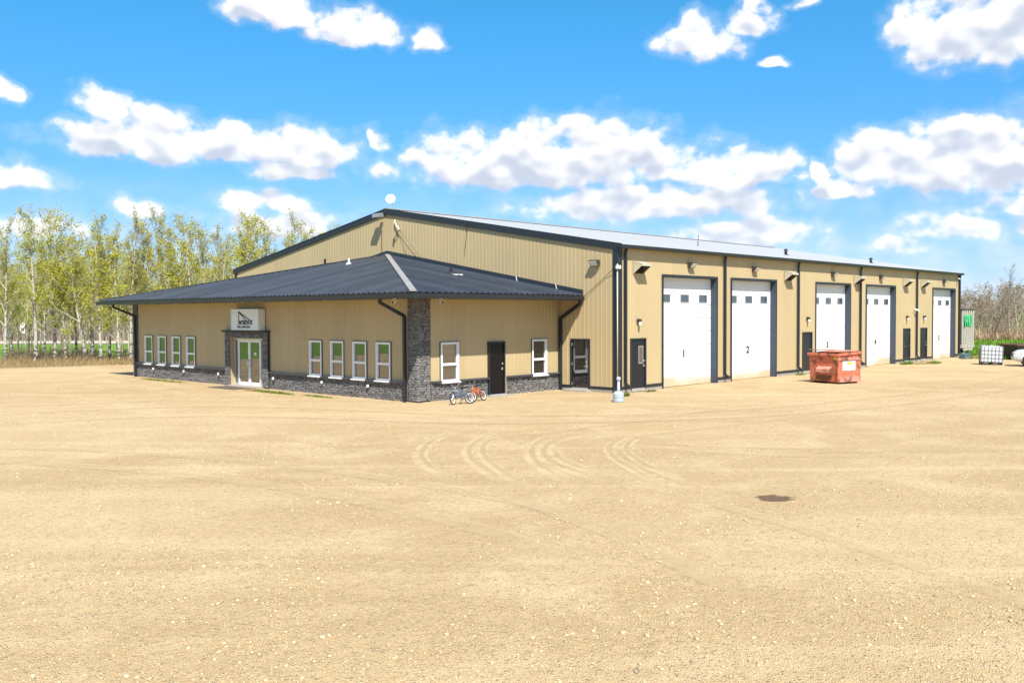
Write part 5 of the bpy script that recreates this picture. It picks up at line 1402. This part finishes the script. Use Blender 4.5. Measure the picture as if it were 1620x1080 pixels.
# white car entering the frame at the right
M_carpaint = material('silver_white_car_paint', (0.55, 0.56, 0.57), 0.22, 0.1, ior=1.6)
def car(label, loc, rotz):
    t = thing('parked_car', label, 'car', loc, rotz)
    # side profile (x forward), z, half width scale
    L = 4.5
    prof = [(2.22, 0.42, 0.70), (2.25, 0.62, 0.82), (2.15, 0.80, 0.88), (1.9, 0.93, 0.90), (1.15, 1.02, 0.90), (0.95, 1.05, 0.90), (-1.9, 1.08, 0.90), (-2.15, 0.95, 0.88), (-2.22, 0.5, 0.84)]
    body = MB(); vs = []; fs = []
    top = [(x, z, w) for x, z, w in prof]
    secs = [2.25, 2.18, 1.95, 1.6, 1.15, 0.6, 0, -0.7, -1.4, -1.9, -2.15, -2.25]
    def ztop(x):
        pts = [(2.26, 0.62), (2.18, 0.80), (1.95, 0.92), (1.15, 1.02), (-1.9, 1.10), (-2.15, 1.0), (-2.26, 0.7)]
        for (a, za_), (b, zb_) in zip(pts, pts[1:]):
            if b <= x <= a:
                return zb_ + (za_ - zb_) * (x - b) / (a - b)
        return 0.7
    def wid(x):
        return 0.90 - 0.16 * max(0, (abs(x) - 1.7) / 0.55) ** 2
    ring = []
    for x in secs:
        w = wid(x); zt = ztop(x); zb = 0.26 + 0.10 * max(0, (abs(x) - 1.9) / 0.35)
        ring.append([(x, -w * 0.92, zb), (x, -w, 0.45), (x, -w * 1.0, 0.72), (x, -w * 0.95, zt - 0.06), (x, -w * 0.84, zt), (x, 0, zt + 0.03), (x, w * 0.84, zt), (x, w * 0.95, zt - 0.06), (x, w, 0.72), (x, w, 0.45), (x, w * 0.92, zb)])
    k = len(ring[0])
    for r_ in ring:
        vs += r_
    for i in range(len(ring) - 1):
        for j in range(k - 1):
            fs.append((i * k + j, i * k + j + 1, (i + 1) * k + j + 1, (i + 1) * k + j))
        fs.append((i * k + k - 1, i * k, (i + 1) * k, (i + 1) * k + k - 1))
    fs.append(tuple(range(k - 1, -1, -1))); fs.append(tuple(range((len(ring) - 1) * k, len(ring) * k)))
    body.add(vs, fs)
    bo = lpart('body', body, M_carpaint, t, smooth=True)
    cab = MB()
    cab.hexa([(1.05, -0.78, 1.0), (1.05, 0.78, 1.0), (-2.05, 0.76, 1.05), (-2.05, -0.76, 1.05), (0.25, -0.62, 1.58), (0.25, 0.62, 1.58), (-1.6, 0.6, 1.60), (-1.6, -0.6, 1.60)])
    lpart('cabin', cab, M_bayglass, t, bevel=0.05)
    lpart('roof', MB().hexa([(0.3, -0.63, 1.57), (0.3, 0.63, 1.57), (-1.65, 0.61, 1.59), (-1.65, -0.61, 1.59), (0.2, -0.58, 1.63), (0.2, 0.58, 1.63), (-1.55, 0.56, 1.64), (-1.55, -0.56, 1.64)]), M_carpaint, t, bevel=0.02)
    for s in (-1, 1):
        for (xa, za_, xb, zb_) in ((1.05, 1.0, 0.25, 1.58), (-0.35, 1.05, -0.4, 1.58), (-2.05, 1.05, -1.6, 1.6)):
            lpart('pillar', MB().tube([(xa, s * 0.785, za_), (xb, s * 0.625, zb_)], 0.035, 6), M_carpaint, t)
        for x in (1.38, -1.38):
            lpart('wheel_arch', MB().tube([(x, s * 0.70, 0.36), (x, s * 0.905, 0.36)], 0.40, 24), M_black, t)
            w = lpart('wheel', MB().torus((x, s * 0.82, 0.335), (0, 1, 0), 0.255, 0.085, 24, 8), M_black, t, smooth=True)
            rimb = MB(); rimb.tube([(x, s * 0.80, 0.335), (x, s * 0.87, 0.335)], 0.05, 10)
            rimb.torus((x, s * 0.87, 0.335), (0, 1, 0), 0.20, 0.018, 20, 5)
            for q_ in range(5):
                a = 2 * math.pi * q_ / 5
                rimb.tube([(x, s * 0.865, 0.335), (x + 0.2 * math.cos(a), s * 0.875, 0.335 + 0.2 * math.sin(a))], 0.025, 5)
            lpart('rim', rimb, M_alu, w)
        lpart('headlight', MB().hexa([(2.20, s * 0.50, 0.66), (2.05, s * 0.80, 0.66), (1.82, s * 0.885, 0.70), (1.9, s * 0.6, 0.68), (2.16, s * 0.50, 0.80), (2.02, s * 0.78, 0.81), (1.74, s * 0.87, 0.86), (1.9, s * 0.6, 0.85)]), M_lens, t, bevel=0.01)
        lpart('indicator', MB().hexa([(1.97, s * 0.845, 0.69), (1.84, s * 0.892, 0.71), (1.82, s * 0.87, 0.71), (1.95, s * 0.82, 0.69), (1.92, s * 0.84, 0.77), (1.79, s * 0.885, 0.80), (1.77, s * 0.86, 0.80), (1.9, s * 0.81, 0.77)]), material('amber_lens', (0.62, 0.22, 0.04), 0.3), t)
        lpart('mirror', MB().box(0.72, 0.86, s * 0.86, s * 1.02, 1.02, 1.15) if s > 0 else MB().box(0.72, 0.86, -1.02, -0.86, 1.02, 1.15), M_carpaint, t, bevel=0.02)
        lpart('tail_light', MB().box(-2.2, -2.05, s * 0.62, s * 0.84, 0.78, 0.98) if s > 0 else MB().box(-2.2, -2.05, -0.84, -0.62, 0.78, 0.98), MATS['dark_red_lens'], t)
    lpart('bumper', MB().hexa([(2.2, -0.62, 0.36), (2.2, 0.62, 0.36), (1.98, 0.86, 0.36), (1.98, -0.86, 0.36), (2.3, -0.60, 0.54), (2.3, 0.60, 0.54), (2.04, 0.89, 0.54), (2.04, -0.89, 0.54)]), M_carpaint, t, bevel=0.03)
    lpart('grille', MB().box(2.2, 2.285, -0.42, 0.42, 0.60, 0.74), M_black, t)
    return t
hd = (-Rh * 0.91 + Fh * 0.41)
hd_ang = math.atan2(hd.y, hd.x)
wheel_c = Vector((30.50, -7.16, 0))
side = Vector((-hd.y, hd.x, 0))      # car's left side (+y)
cc = wheel_c - hd * 1.38 - side * 0.82
car('silver white car at the right edge of the yard', (cc.x, cc.y, 0), hd_ang)

# ================================================================== VEGETATION
def leaf_material(name, c0, c1, trans=0.45):
    mt = bpy.data.materials.new(name); mt.use_nodes = True
    T = NT(mt.node_tree); T.n.remove(T.n['Principled BSDF'])
    out = T.n['Material Output']
    g_ = T.node('ShaderNodeNewGeometry')
    col = T.mix(g_.outputs['Random Per Island'], c0, c1)
    col = T.mix(T.math('MULTIPLY', T.step(T.noise(g_.outputs['Position'], 0.8, 3), 0.45, 0.65), 0.5), col, tuple(x * 0.62 for x in c0))
    d = T.node('ShaderNodeBsdfDiffuse'); tr = T.node('ShaderNodeBsdfTranslucent')
    T.put(d.inputs[0], col); T.put(tr.inputs[0], col)
    mx = T.node('ShaderNodeMixShader'); mx.inputs[0].default_value = trans
    T.l.new(d.outputs[0], mx.inputs[1]); T.l.new(tr.outputs[0], mx.inputs[2]); T.l.new(mx.outputs[0], out.inputs[0])
    return mt
M_leaf = leaf_material('young_aspen_leaf', (0.42, 0.43, 0.03), (0.60, 0.55, 0.075))
M_leaf2 = leaf_material('pale_bud_leaf', (0.40, 0.37, 0.09), (0.48, 0.46, 0.12))
M_leafbrown = leaf_material('dry_russet_leaf', (0.22, 0.13, 0.06), (0.30, 0.20, 0.10), 0.3)
M_blade = leaf_material('fresh_grass_blade', (0.10, 0.20, 0.02), (0.20, 0.28, 0.04))
M_dryblade = leaf_material('dry_grass_blade', (0.34, 0.24, 0.12), (0.44, 0.34, 0.17), 0.3)
def bark_material(name, light, dark, thr):
    mt = bpy.data.materials.new(name); mt.use_nodes = True
    T = NT(mt.node_tree); b = T.n['Principled BSDF']; b.inputs['Roughness'].default_value = 0.85; b.inputs['Specular IOR Level'].default_value = 0.2
    co = T.node('ShaderNodeTexCoord').outputs['Object']
    pos = T.node('ShaderNodeNewGeometry').outputs['Position']
    marks = T.noise(T.vmath('MULTIPLY', pos, (3.0, 3.0, 6.0)), 1.0, 4, 0.65)
    z = T.sep(co)[2]
    low = T.step(z, 0.0, 2.2, 0.13, 0.0)
    f = T.step(T.math('ADD', marks, low), thr, thr + 0.06)
    T.put(b.inputs['Base Color'], T.mix(f, T.mix(T.noise(pos, 2.0, 3), tuple(x * 0.8 for x in light), light), dark))
    return mt
M_bark = bark_material('white_aspen_bark', (0.46, 0.43, 0.365), (0.09, 0.07, 0.055), 0.56)
M_twig = bark_material('grey_green_twig_bark', (0.46, 0.42, 0.28), (0.26, 0.22, 0.14), 0.60)
M_barebark = bark_material('grey_brown_bark', (0.32, 0.27, 0.21), (0.13, 0.10, 0.08), 0.55)

def bezier_bend(r, a, d, L, n, up, jit):
    """a gently wandering branch line"""
    pts = [Vector(a)]; d = Vector(d).normalized()
    for i in range(n):
        d = (d + Vector((r.uniform(-jit, jit), r.uniform(-jit, jit), r.uniform(-jit, jit) + up))).normalized()
        pts.append(pts[-1] + d * (L / n))
    return pts
def grow(seed, H, r0, nbr=26, start=0.28, lean=0.0, leafy=1.0, spread=0.24, sub=6, twigs=4, leaf=0.10, detail=1, top_bare=0.78, fork=False):
    r = random.Random(seed)
    trunk, brs = MB(), MB()
    leaves = []
    n = 10
    tp = [Vector((0, 0, -0.15))]; d = Vector((lean, lean * 0.3, 1)).normalized()
    for i in range(n):
        d = (d + Vector((r.uniform(-0.05, 0.05), r.uniform(-0.05, 0.05), 0.03 if lean else 0.0))).normalized()
        tp.append(tp[-1] + d * (H * 0.94 / n))
    rad = [r0 * (1 - 0.93 * (i / n) ** 0.85) + 0.006 for i in range(n + 1)]; rad[0] *= 1.25
    cut = 7
    trunk.tube(tp[:cut + 1], rad[:cut + 1], 8 if detail else 5, False)
    brs.tube(tp[cut:], rad[cut:], 5, False)
    def at_h(t):
        x = t * n; i = min(n - 1, int(x)); f = x - i
        return tp[i].lerp(tp[i + 1], f), rad[i] * (1 - f) + rad[i + 1] * f
    for b in range(nbr):
        t = start + (0.99 - start) * ((b + r.random()) / nbr) ** 0.9
        p, pr = at_h(min(t, 0.995))
        az_ = r.uniform(0, 2 * math.pi)
        tilt = R(r.uniform(28, 58)) * (1.15 - 0.45 * t)
        dd = Vector((math.cos(az_) * math.sin(tilt), math.sin(az_) * math.sin(tilt), math.cos(tilt)))
        L = H * spread * (1.15 - 0.75 * t) * r.uniform(0.6, 1.25)
        bp_ = bezier_bend(r, p, dd, L, 4, 0.10, 0.16)
        br_ = min(pr * 0.55, 0.012 + L * 0.014)
        brs.tube(bp_, [br_ * (1 - 0.8 * k / 4) for k in range(5)], 4, False)
        for s in range(sub):
            q = r.uniform(0.25, 1.0); x = q * 4; i = min(3, int(x)); pp = bp_[i].lerp(bp_[i + 1], x - i)
            sd = ((bp_[i + 1] - bp_[i]).normalized() + Vector((r.uniform(-0.8, 0.8), r.uniform(-0.8, 0.8), r.uniform(-0.2, 0.7)))).normalized()
            sl_ = L * r.uniform(0.22, 0.5)
            sp2 = bezier_bend(r, pp, sd, sl_, 2, 0.12, 0.2)
            brs.tube(sp2, [0.010, 0.007, 0.004], 3, False)
            for w in range(twigs):
                x2 = r.uniform(0.3, 1.0) * 2; j = min(1, int(x2)); p2 = sp2[j].lerp(sp2[j + 1], x2 - j)
                td_ = (sd + Vector((r.uniform(-0.9, 0.9), r.uniform(-0.9, 0.9), r.uniform(-0.3, 0.9)))).normalized()
                e = p2 + td_ * r.uniform(0.18, 0.5)
                brs.tube([p2, e], [0.006, 0.003], 3, False)
                prob = leafy * (1.0 if t < top_bare else 0.45)
                if r.random() < prob:
                    for _ in range(r.randint(3, 7)):
                        leaves.append((p2.lerp(e, r.uniform(0.3, 1.1)) + Vector((r.gauss(0, 0.10), r.gauss(0, 0.10), r.gauss(0, 0.09))), leaf * r.uniform(0.6, 1.25)))
    return trunk, brs, leaves
def leaf_arrays(leaves, seed):
    rs = np.random.RandomState(seed); n = len(leaves)
    if n == 0:
        return np.zeros((0, 3)), np.zeros((0, 4), int)
    c = np.array([tuple(p) for p, s in leaves]); s = np.array([x for _, x in leaves])
    a = rs.normal(size=(n, 3)); a /= np.linalg.norm(a, axis=1)[:, None]
    b = rs.normal(size=(n, 3)); b -= a * (a * b).sum(1)[:, None]; b /= np.linalg.norm(b, axis=1)[:, None]
    a *= (s * 0.5)[:, None]; b *= (s * 0.4)[:, None]
    V = np.stack([c - a, c + b * 0.9 - a * 0.1, c + a, c - b * 0.9 - a * 0.1], 1).reshape(-1, 3)
    return V, np.arange(4 * n).reshape(n, 4)
def mb_arrays(mb):
    """triangulate an MB into arrays"""
    V = np.array([tuple(p) for p in mb.v]) if mb.v else np.zeros((0, 3)); F = []
    for f in mb.f:
        for k in range(1, len(f) - 1):
            F.append((f[0], f[k], f[k + 1]))
    return V, np.array(F, int).reshape(-1, 3)

PROTO = []
spec = [(1, 11.3, 0.150, 34, 0.22, 0.0, 0.62, 0.25), (2, 10.6, 0.130, 30, 0.20, 0.05, 0.5, 0.24), (3, 11.8, 0.165, 36, 0.26, -0.03, 0.6, 0.24), (4, 10.0, 0.115, 30, 0.18, 0.10, 0.55, 0.26), (5, 11.2, 0.14, 34, 0.24, -0.06, 0.42, 0.23), (6, 9.6, 0.11, 28, 0.16, 0.02, 0.7, 0.27)]
for sd, H, r0, nb, st_, ln_, lf, spd in spec:
    lf = min(1.0, lf * 1.3)
    tk, bs, lv = grow(100 + sd, H, r0, nb, st_, ln_, lf, spd, sub=7, twigs=4, leaf=0.125)
    V, Fa = leaf_arrays(lv, sd)
    PROTO.append((tk.mesh('trunk', M_bark, smooth=True), bs.mesh('branches', M_twig, smooth=True), mesh_from_arrays('crown', V, Fa, M_leaf if sd != 5 else M_leaf2), H))
def ground_at(px, depth):
    t = (px - 810) / 1482.06
    p = CAM_POS + Fh * depth + Rh * (t * depth)
    return p.x, p.y
def aspen(k, px, depth, s, rz, label, group):
    tk, bs, cr, H = PROTO[k]
    x, y = ground_at(px, depth)
    t = thing('aspen_tree', label, 'tree', (x, y, -0.05), rz, group)
    t.scale = (s, s, s)
    link('trunk', tk, t); link('branches', bs, t); link('crown', cr, t)
rt = random.Random(21)
front = [(-62, 67), (-38, 69), (-14, 66.5), (9, 67.5), (21, 70.5), (56, 66.2), (70, 72), (86, 68), (104, 67.6), (120, 71), (137, 67), (146, 70), (159, 66.8), (173, 72), (188, 66.8), (207, 67.5)]
vis = ['white trunked aspen standing at the left picture edge', 'slim grey aspen just right of the left edge']
names_front = [None, None, None, 'leafy aspen at the left edge of the photo', 'dark thin aspen second from the left edge', 'slender pale aspen just right of the white road sign', 'thin aspen behind the pale one right of the road sign', 'aspen with a crooked thin trunk midway between road sign and annex', 'straight white aspen midway between road sign and annex', 'thin aspen left of the leaning aspen', 'leaning white aspen with branches spreading left', 'thin dark aspen right of the leaning aspen', 'spotted white aspen second left of the thick white trunk', 'thin aspen directly left of the thick white trunk', 'thick white black marked aspen just left of the annex corner', 'pale aspen trunk touching the annex corner downspout']
for i, (px, d) in enumerate(front):
    if names_front[i] is None:
        continue
    k = (i * 5 + 1) % 6
    s = rt.uniform(0.88, 1.06) * (0.8 if d > 70 else 1.0)
    if px in (137,):
        k = 3
    aspen(k, px, d, s, rt.uniform(0, 6.28) if px != 137 else math.atan2(-Rh.y, -Rh.x), names_front[i], 'aspens along the left edge of the yard')
behind = [(224, 70), (240, 68), (257, 73), (272, 69), (290, 72), (306, 68), (322, 74), (338, 70), (355, 73), (372, 69), (390, 75), (408, 71), (424, 77), (441, 72), (458, 78), (474, 74), (491, 80), (508, 76), (525, 82), (541, 79)]
for i, (px, d) in enumerate(behind):
    aspen((i * 7 + 2) % 6, px, d, rt.uniform(0.86, 1.05), rt.uniform(0, 6.28), 'aspen crown above the annex roof, %s from the left of those behind it' % ordinal(i), 'aspens behind the annex')
# three more just outside the left edge keep the row going
for i, px in enumerate((-22, -50, -82)):
    pass

# far wood beyond the country road: one mass
def wood(name, label, items, protos, mats_leaf, mat_bark, seed):
    rs = random.Random(seed); Vb, Fb, Vl, Fl = [], [], [], []; nb = nl = 0
    for (x, y, s) in items:
        bvf, lvf = protos[rs.randrange(len(protos))]
        a = rs.uniform(0, 6.28); ca, sa = math.cos(a) * s, math.sin(a) * s
        for (V, F), Vo, Fo, is_l in ((bvf, Vb, Fb, False), (lvf, Vl, Fl, True)):
            if len(V) == 0:
                continue
            W_ = np.stack([V[:, 0] * ca - V[:, 1] * sa + x, V[:, 0] * sa + V[:, 1] * ca + y, V[:, 2] * s - 0.05], 1)
            off = nl if is_l else nb
            Vo.append(W_); Fo.append(F + off)
            if is_l:
                nl += len(V)
            else:
                nb += len(V)
    root = link(name, mesh_from_arrays(name, np.concatenate(Vb), np.concatenate(Fb), mat_bark))
    stuff(root); root['label'] = label; root['category'] = 'trees'
    if Vl:
        o = link('foliage', mesh_from_arrays('foliage', np.concatenate(Vl), np.concatenate(Fl), mats_leaf), root)
        stuff(o)
    return root
lite = []
for sd in range(5):
    tk, bs, lv = grow(300 + sd, 9.5, 0.10, 20, 0.10, rt.uniform(-0.05, 0.05), 0.75, 0.26, sub=4, twigs=2, leaf=0.20, detail=0, top_bare=0.9)
    m_ = MB(); m_.add(tk.v, tk.f); m_.add(bs.v, bs.f)
    lite.append((mb_arrays(m_), leaf_arrays(lv, sd)))
items = []
for i in range(190):
    px = rt.uniform(-220, 420); d = rt.uniform(124, 150)
    x, y = ground_at(px, d); items.append((x, y, rt.uniform(0.75, 1.15)))
wood('far_wood', 'yellow green wood beyond the road at the left', items, lite, M_leaf, M_barebark, 5)
items = []
for i in range(46):
    px = rt.uniform(-90, 545); d = rt.uniform(73, 86)
    x, y = ground_at(px, d)
    if not (-3 < x < 44 and -3 < y < 32):
        items.append((x, y, rt.uniform(0.75, 1.08)))
fine = []
for sd in range(4):
    tk, bs, lv = grow(600 + sd, 9.8, 0.07, 26, 0.16, rt.uniform(-0.06, 0.06), 0.7, 0.22, sub=5, twigs=3, leaf=0.11, detail=0, top_bare=0.7)
    m_ = MB(); m_.add(tk.v, tk.f); m_.add(bs.v, bs.f)
    fine.append((mb_arrays(m_), leaf_arrays(lv, 60 + sd)))
wood('young_aspens', 'mass of slim young aspens behind the front row at the left', items, fine, M_leaf, M_twig, 9)
# bare thicket on the right
bare = []
for sd in range(5):
    tk, bs, lv = grow(400 + sd, 5.2, 0.07, 24, 0.06, rt.uniform(-0.2, 0.2), 0.16, 0.40, sub=6, twigs=3, leaf=0.13, detail=0, top_bare=0.9)
    m_ = MB(); m_.add(tk.v, tk.f); m_.add(bs.v, bs.f)
    bare.append((mb_arrays(m_), leaf_arrays(lv, 40 + sd)))
items = []
for i in range(110):
    px = rt.uniform(1470, 1800); d = rt.uniform(115, 140)
    x, y = ground_at(px, d); items.append((x, y, rt.uniform(0.75, 1.35)))
for i in range(50):
    px = rt.uniform(1470, 1800); d = rt.uniform(112, 118)
    x, y = ground_at(px, d); items.append((x, y, rt.uniform(0.25, 0.5)))
wood('bare_thicket', 'leafless grey brown thicket beyond the grass at the right', items, bare, M_leafbrown, material('pale_brown_twigs', (0.44, 0.35, 0.27), 0.9, var=0.3, vscale=0.5, island=0.3), 6)
tk, bs, lv = grow(501, 8.9, 0.10, 26, 0.25, 0.02, 0.0, 0.24, sub=6, twigs=3)
x, y = ground_at(1597, 110)
t = thing('bare_tree', 'tall bare tree rising above the thicket at the right', 'tree', (x, y, -0.05))
lpart('trunk', tk, M_barebark, t, smooth=True); lpart('branches', bs, M_barebark, t, smooth=True)
tk, bs, lv = grow(502, 6.4, 0.13, 20, 0.35, 0.45, 0.0, 0.26, sub=6, twigs=3)
x, y = ground_at(1569, 109)
t = thing('bare_tree', 'dark bare tree leaning right beside the trailer top', 'tree', (x, y, -0.05), math.atan2(Rh.y, Rh.x))
M_darkbark = bark_material('dark_bark', (0.10, 0.08, 0.07), (0.05, 0.04, 0.035), 0.5)
lpart('trunk', tk, M_darkbark, t, smooth=True); lpart('branches', bs, M_barebark, t, smooth=True)

# grass and brush
def blades(n, fn, hmin, hmax, w, seed, lean=0.35):
    rs = np.random.RandomState(seed)
    P = np.array([fn(rs) for _ in range(n)])
    h = rs.uniform(hmin, hmax, n) * P[:, 2]; a = rs.uniform(0, 2 * np.pi, n)
    dx, dy = np.cos(a) * w, np.sin(a) * w
    lx, ly = rs.normal(0, lean, n) * h, rs.normal(0, lean, n) * h
    z0 = np.full(n, -0.03)
    V = np.stack([np.stack([P[:, 0] - dx, P[:, 1] - dy, z0], 1), np.stack([P[:, 0] + dx, P[:, 1] + dy, z0], 1), np.stack([P[:, 0] + lx, P[:, 1] + ly, h], 1)], 1).reshape(-1, 3)
    return V, np.arange(3 * n).reshape(n, 3)
def verge_pt(rs):
    px = rs.uniform(-120, 330); d = 59.5 + 10.5 * rs.rand() + 0.004 * px
    dens = 0.35 + 0.65 * (d - 59) / 11
    x, y = ground_at(px, d)
    return x, y, dens
V, Fa = blades(9000, verge_pt, 0.12, 0.55, 0.018, 3)
o = link('dry_grass', mesh_from_arrays('dry_grass', V, Fa, M_dryblade)); stuff(o); o['label'] = 'dry grass and weeds between the aspen trunks'; o['category'] = 'grass'
def brush_pt(rs):
    c = [-60, -20, 20, 36, 48, 66, 78, 94, 112, 128, 150, 200, 240][rs.randint(13)]
    px = c + rs.normal(0, 8); d = rs.uniform(66, 74)
    x, y = ground_at(px, d)
    return x, y, 1.0
V, Fa = blades(1300, brush_pt, 0.4, 1.5, 0.016, 4, 0.22)
o = link('brush', mesh_from_arrays('brush', V, Fa, material('brown_brush_stems', (0.17, 0.125, 0.075), 0.9, island=0.4))); stuff(o); o['label'] = 'brown brush stems at the foot of the aspens'; o['category'] = 'brush'
def farbrush_pt(rs):
    px = rs.uniform(-220, 420); d = rs.uniform(121, 136)
    x, y = ground_at(px, d)
    return x, y, 1.0
V, Fa = blades(9000, farbrush_pt, 1.0, 4.2, 0.05, 14, 0.10)
o = link('brush', mesh_from_arrays('brush', V, Fa, material('grey_brown_undergrowth', (0.24, 0.19, 0.14), 0.9, island=0.5))); stuff(o); o['label'] = 'grey brown undergrowth beyond the country road'; o['category'] = 'brush'
def rightbrush_pt(rs):
    px = rs.uniform(1470, 1800); d = rs.uniform(108, 116)
    x, y = ground_at(px, d)
    return x, y, 1.0
V, Fa = blades(3500, rightbrush_pt, 0.5, 1.7, 0.05, 15, 0.25)
o = link('brush', mesh_from_arrays('brush', V, Fa, material('russet_undergrowth', (0.34, 0.22, 0.14), 0.9, island=0.4))); stuff(o); o['label'] = 'russet undergrowth at the foot of the bare thicket'; o['category'] = 'brush'
def rough_pt(rs):
    px = rs.uniform(1525, 1760); d = rs.uniform(64, 70) if rs.rand() < 0.4 else rs.uniform(70, 112)
    x, y = ground_at(px, d)
    return x, y, 1.0
V, Fa = blades(9000, rough_pt, 0.1, 0.32, 0.03, 8)
o = link('field_grass', mesh_from_arrays('field_grass', V, Fa, M_blade)); stuff(o); o['label'] = 'green grass beyond the yard at the right'; o['category'] = 'grass'
# weed clumps against the walls
def weed(cx, cy, rx, ry, n, h, label, mat, seed):
    def f(rs):
        a, q = rs.uniform(0, 6.28), math.sqrt(rs.rand())
        return math.cos(a) * q * rx, math.sin(a) * q * ry, 1.2 - 0.6 * q
    V, Fa = blades(n, f, h * 0.5, h, 0.012, seed, 0.5)
    o = link('weed_clump', mesh_from_arrays('weed_clump', V, Fa, mat), None, (cx, cy, 0.02)); tag(o, label, 'weeds', 'weeds along the walls'); stuff(o)
weed(28.6, -0.75, 0.75, 0.3, 260, 0.30, 'green weed clump below the door right of bay 4', M_blade, 1)
weed(30.6, -1.7, 0.7, 0.35, 240, 0.26, 'green weed clump out from the door left of bay 5', M_blade, 2)
weed(29.7, -1.3, 1.1, 0.5, 220, 0.16, 'dry weed patch between two green clumps near bay 5', M_dryblade, 12)
weed(15.2, -0.35, 0.5, 0.2, 110, 0.16, 'weeds at the foot of the downspout right of bay 2', M_blade, 3)
weed(16.4, -0.75, 0.45, 0.2, 140, 0.18, 'weeds before the door between bays 2 and 3', M_blade, 4)
weed(-0.75, -0.95, 0.18, 0.16, 120, 0.24, 'bright green weeds just behind the grey smokers post', M_blade, 5)
weed(1.6, -0.5, 0.4, 0.12, 120, 0.10, 'sparse weeds before the door beside the near corner', M_blade, 6)
weed(-9.0, 10.9, 0.16, 1.6, 520, 0.12, 'green weed strip right of the entrance', M_blade, 7)
weed(-8.85, 8.0, 0.14, 1.1, 260, 0.09, 'thin weed strip below the right window group', M_blade, 8)
weed(-8.65, 21.3, 0.2, 2.4, 420, 0.10, 'thin weed strip below the left window group', M_blade, 9)
weed(-8.9, 12.6, 0.3, 0.8, 200, 0.14, 'dry weeds beside the entrance mat', M_dryblade, 10)

# road sign seen through the trunks
x, y = ground_at(36, 100)
rsn = thing('road_sign', 'white rectangular road sign on a post behind the aspens', 'sign', (x, y, -0.05), math.atan2(Rh.y, Rh.x))
lpart('post', MB().box(-0.05, 0.05, -0.03, 0.03, 0, 2.5), M_galv, rsn)
lpart('panel', MB().box(-0.26, 0.26, -0.045, -0.032, 1.45, 2.6), M_white, rsn)
lpart('marking', MB().box(-0.16, 0.16, -0.05, -0.046, 2.30, 2.40).box(-0.14, -0.02, -0.05, -0.046, 1.62, 2.02).box(0.04, 0.16, -0.05, -0.046, 1.62, 2.02), M_ink, rsn)
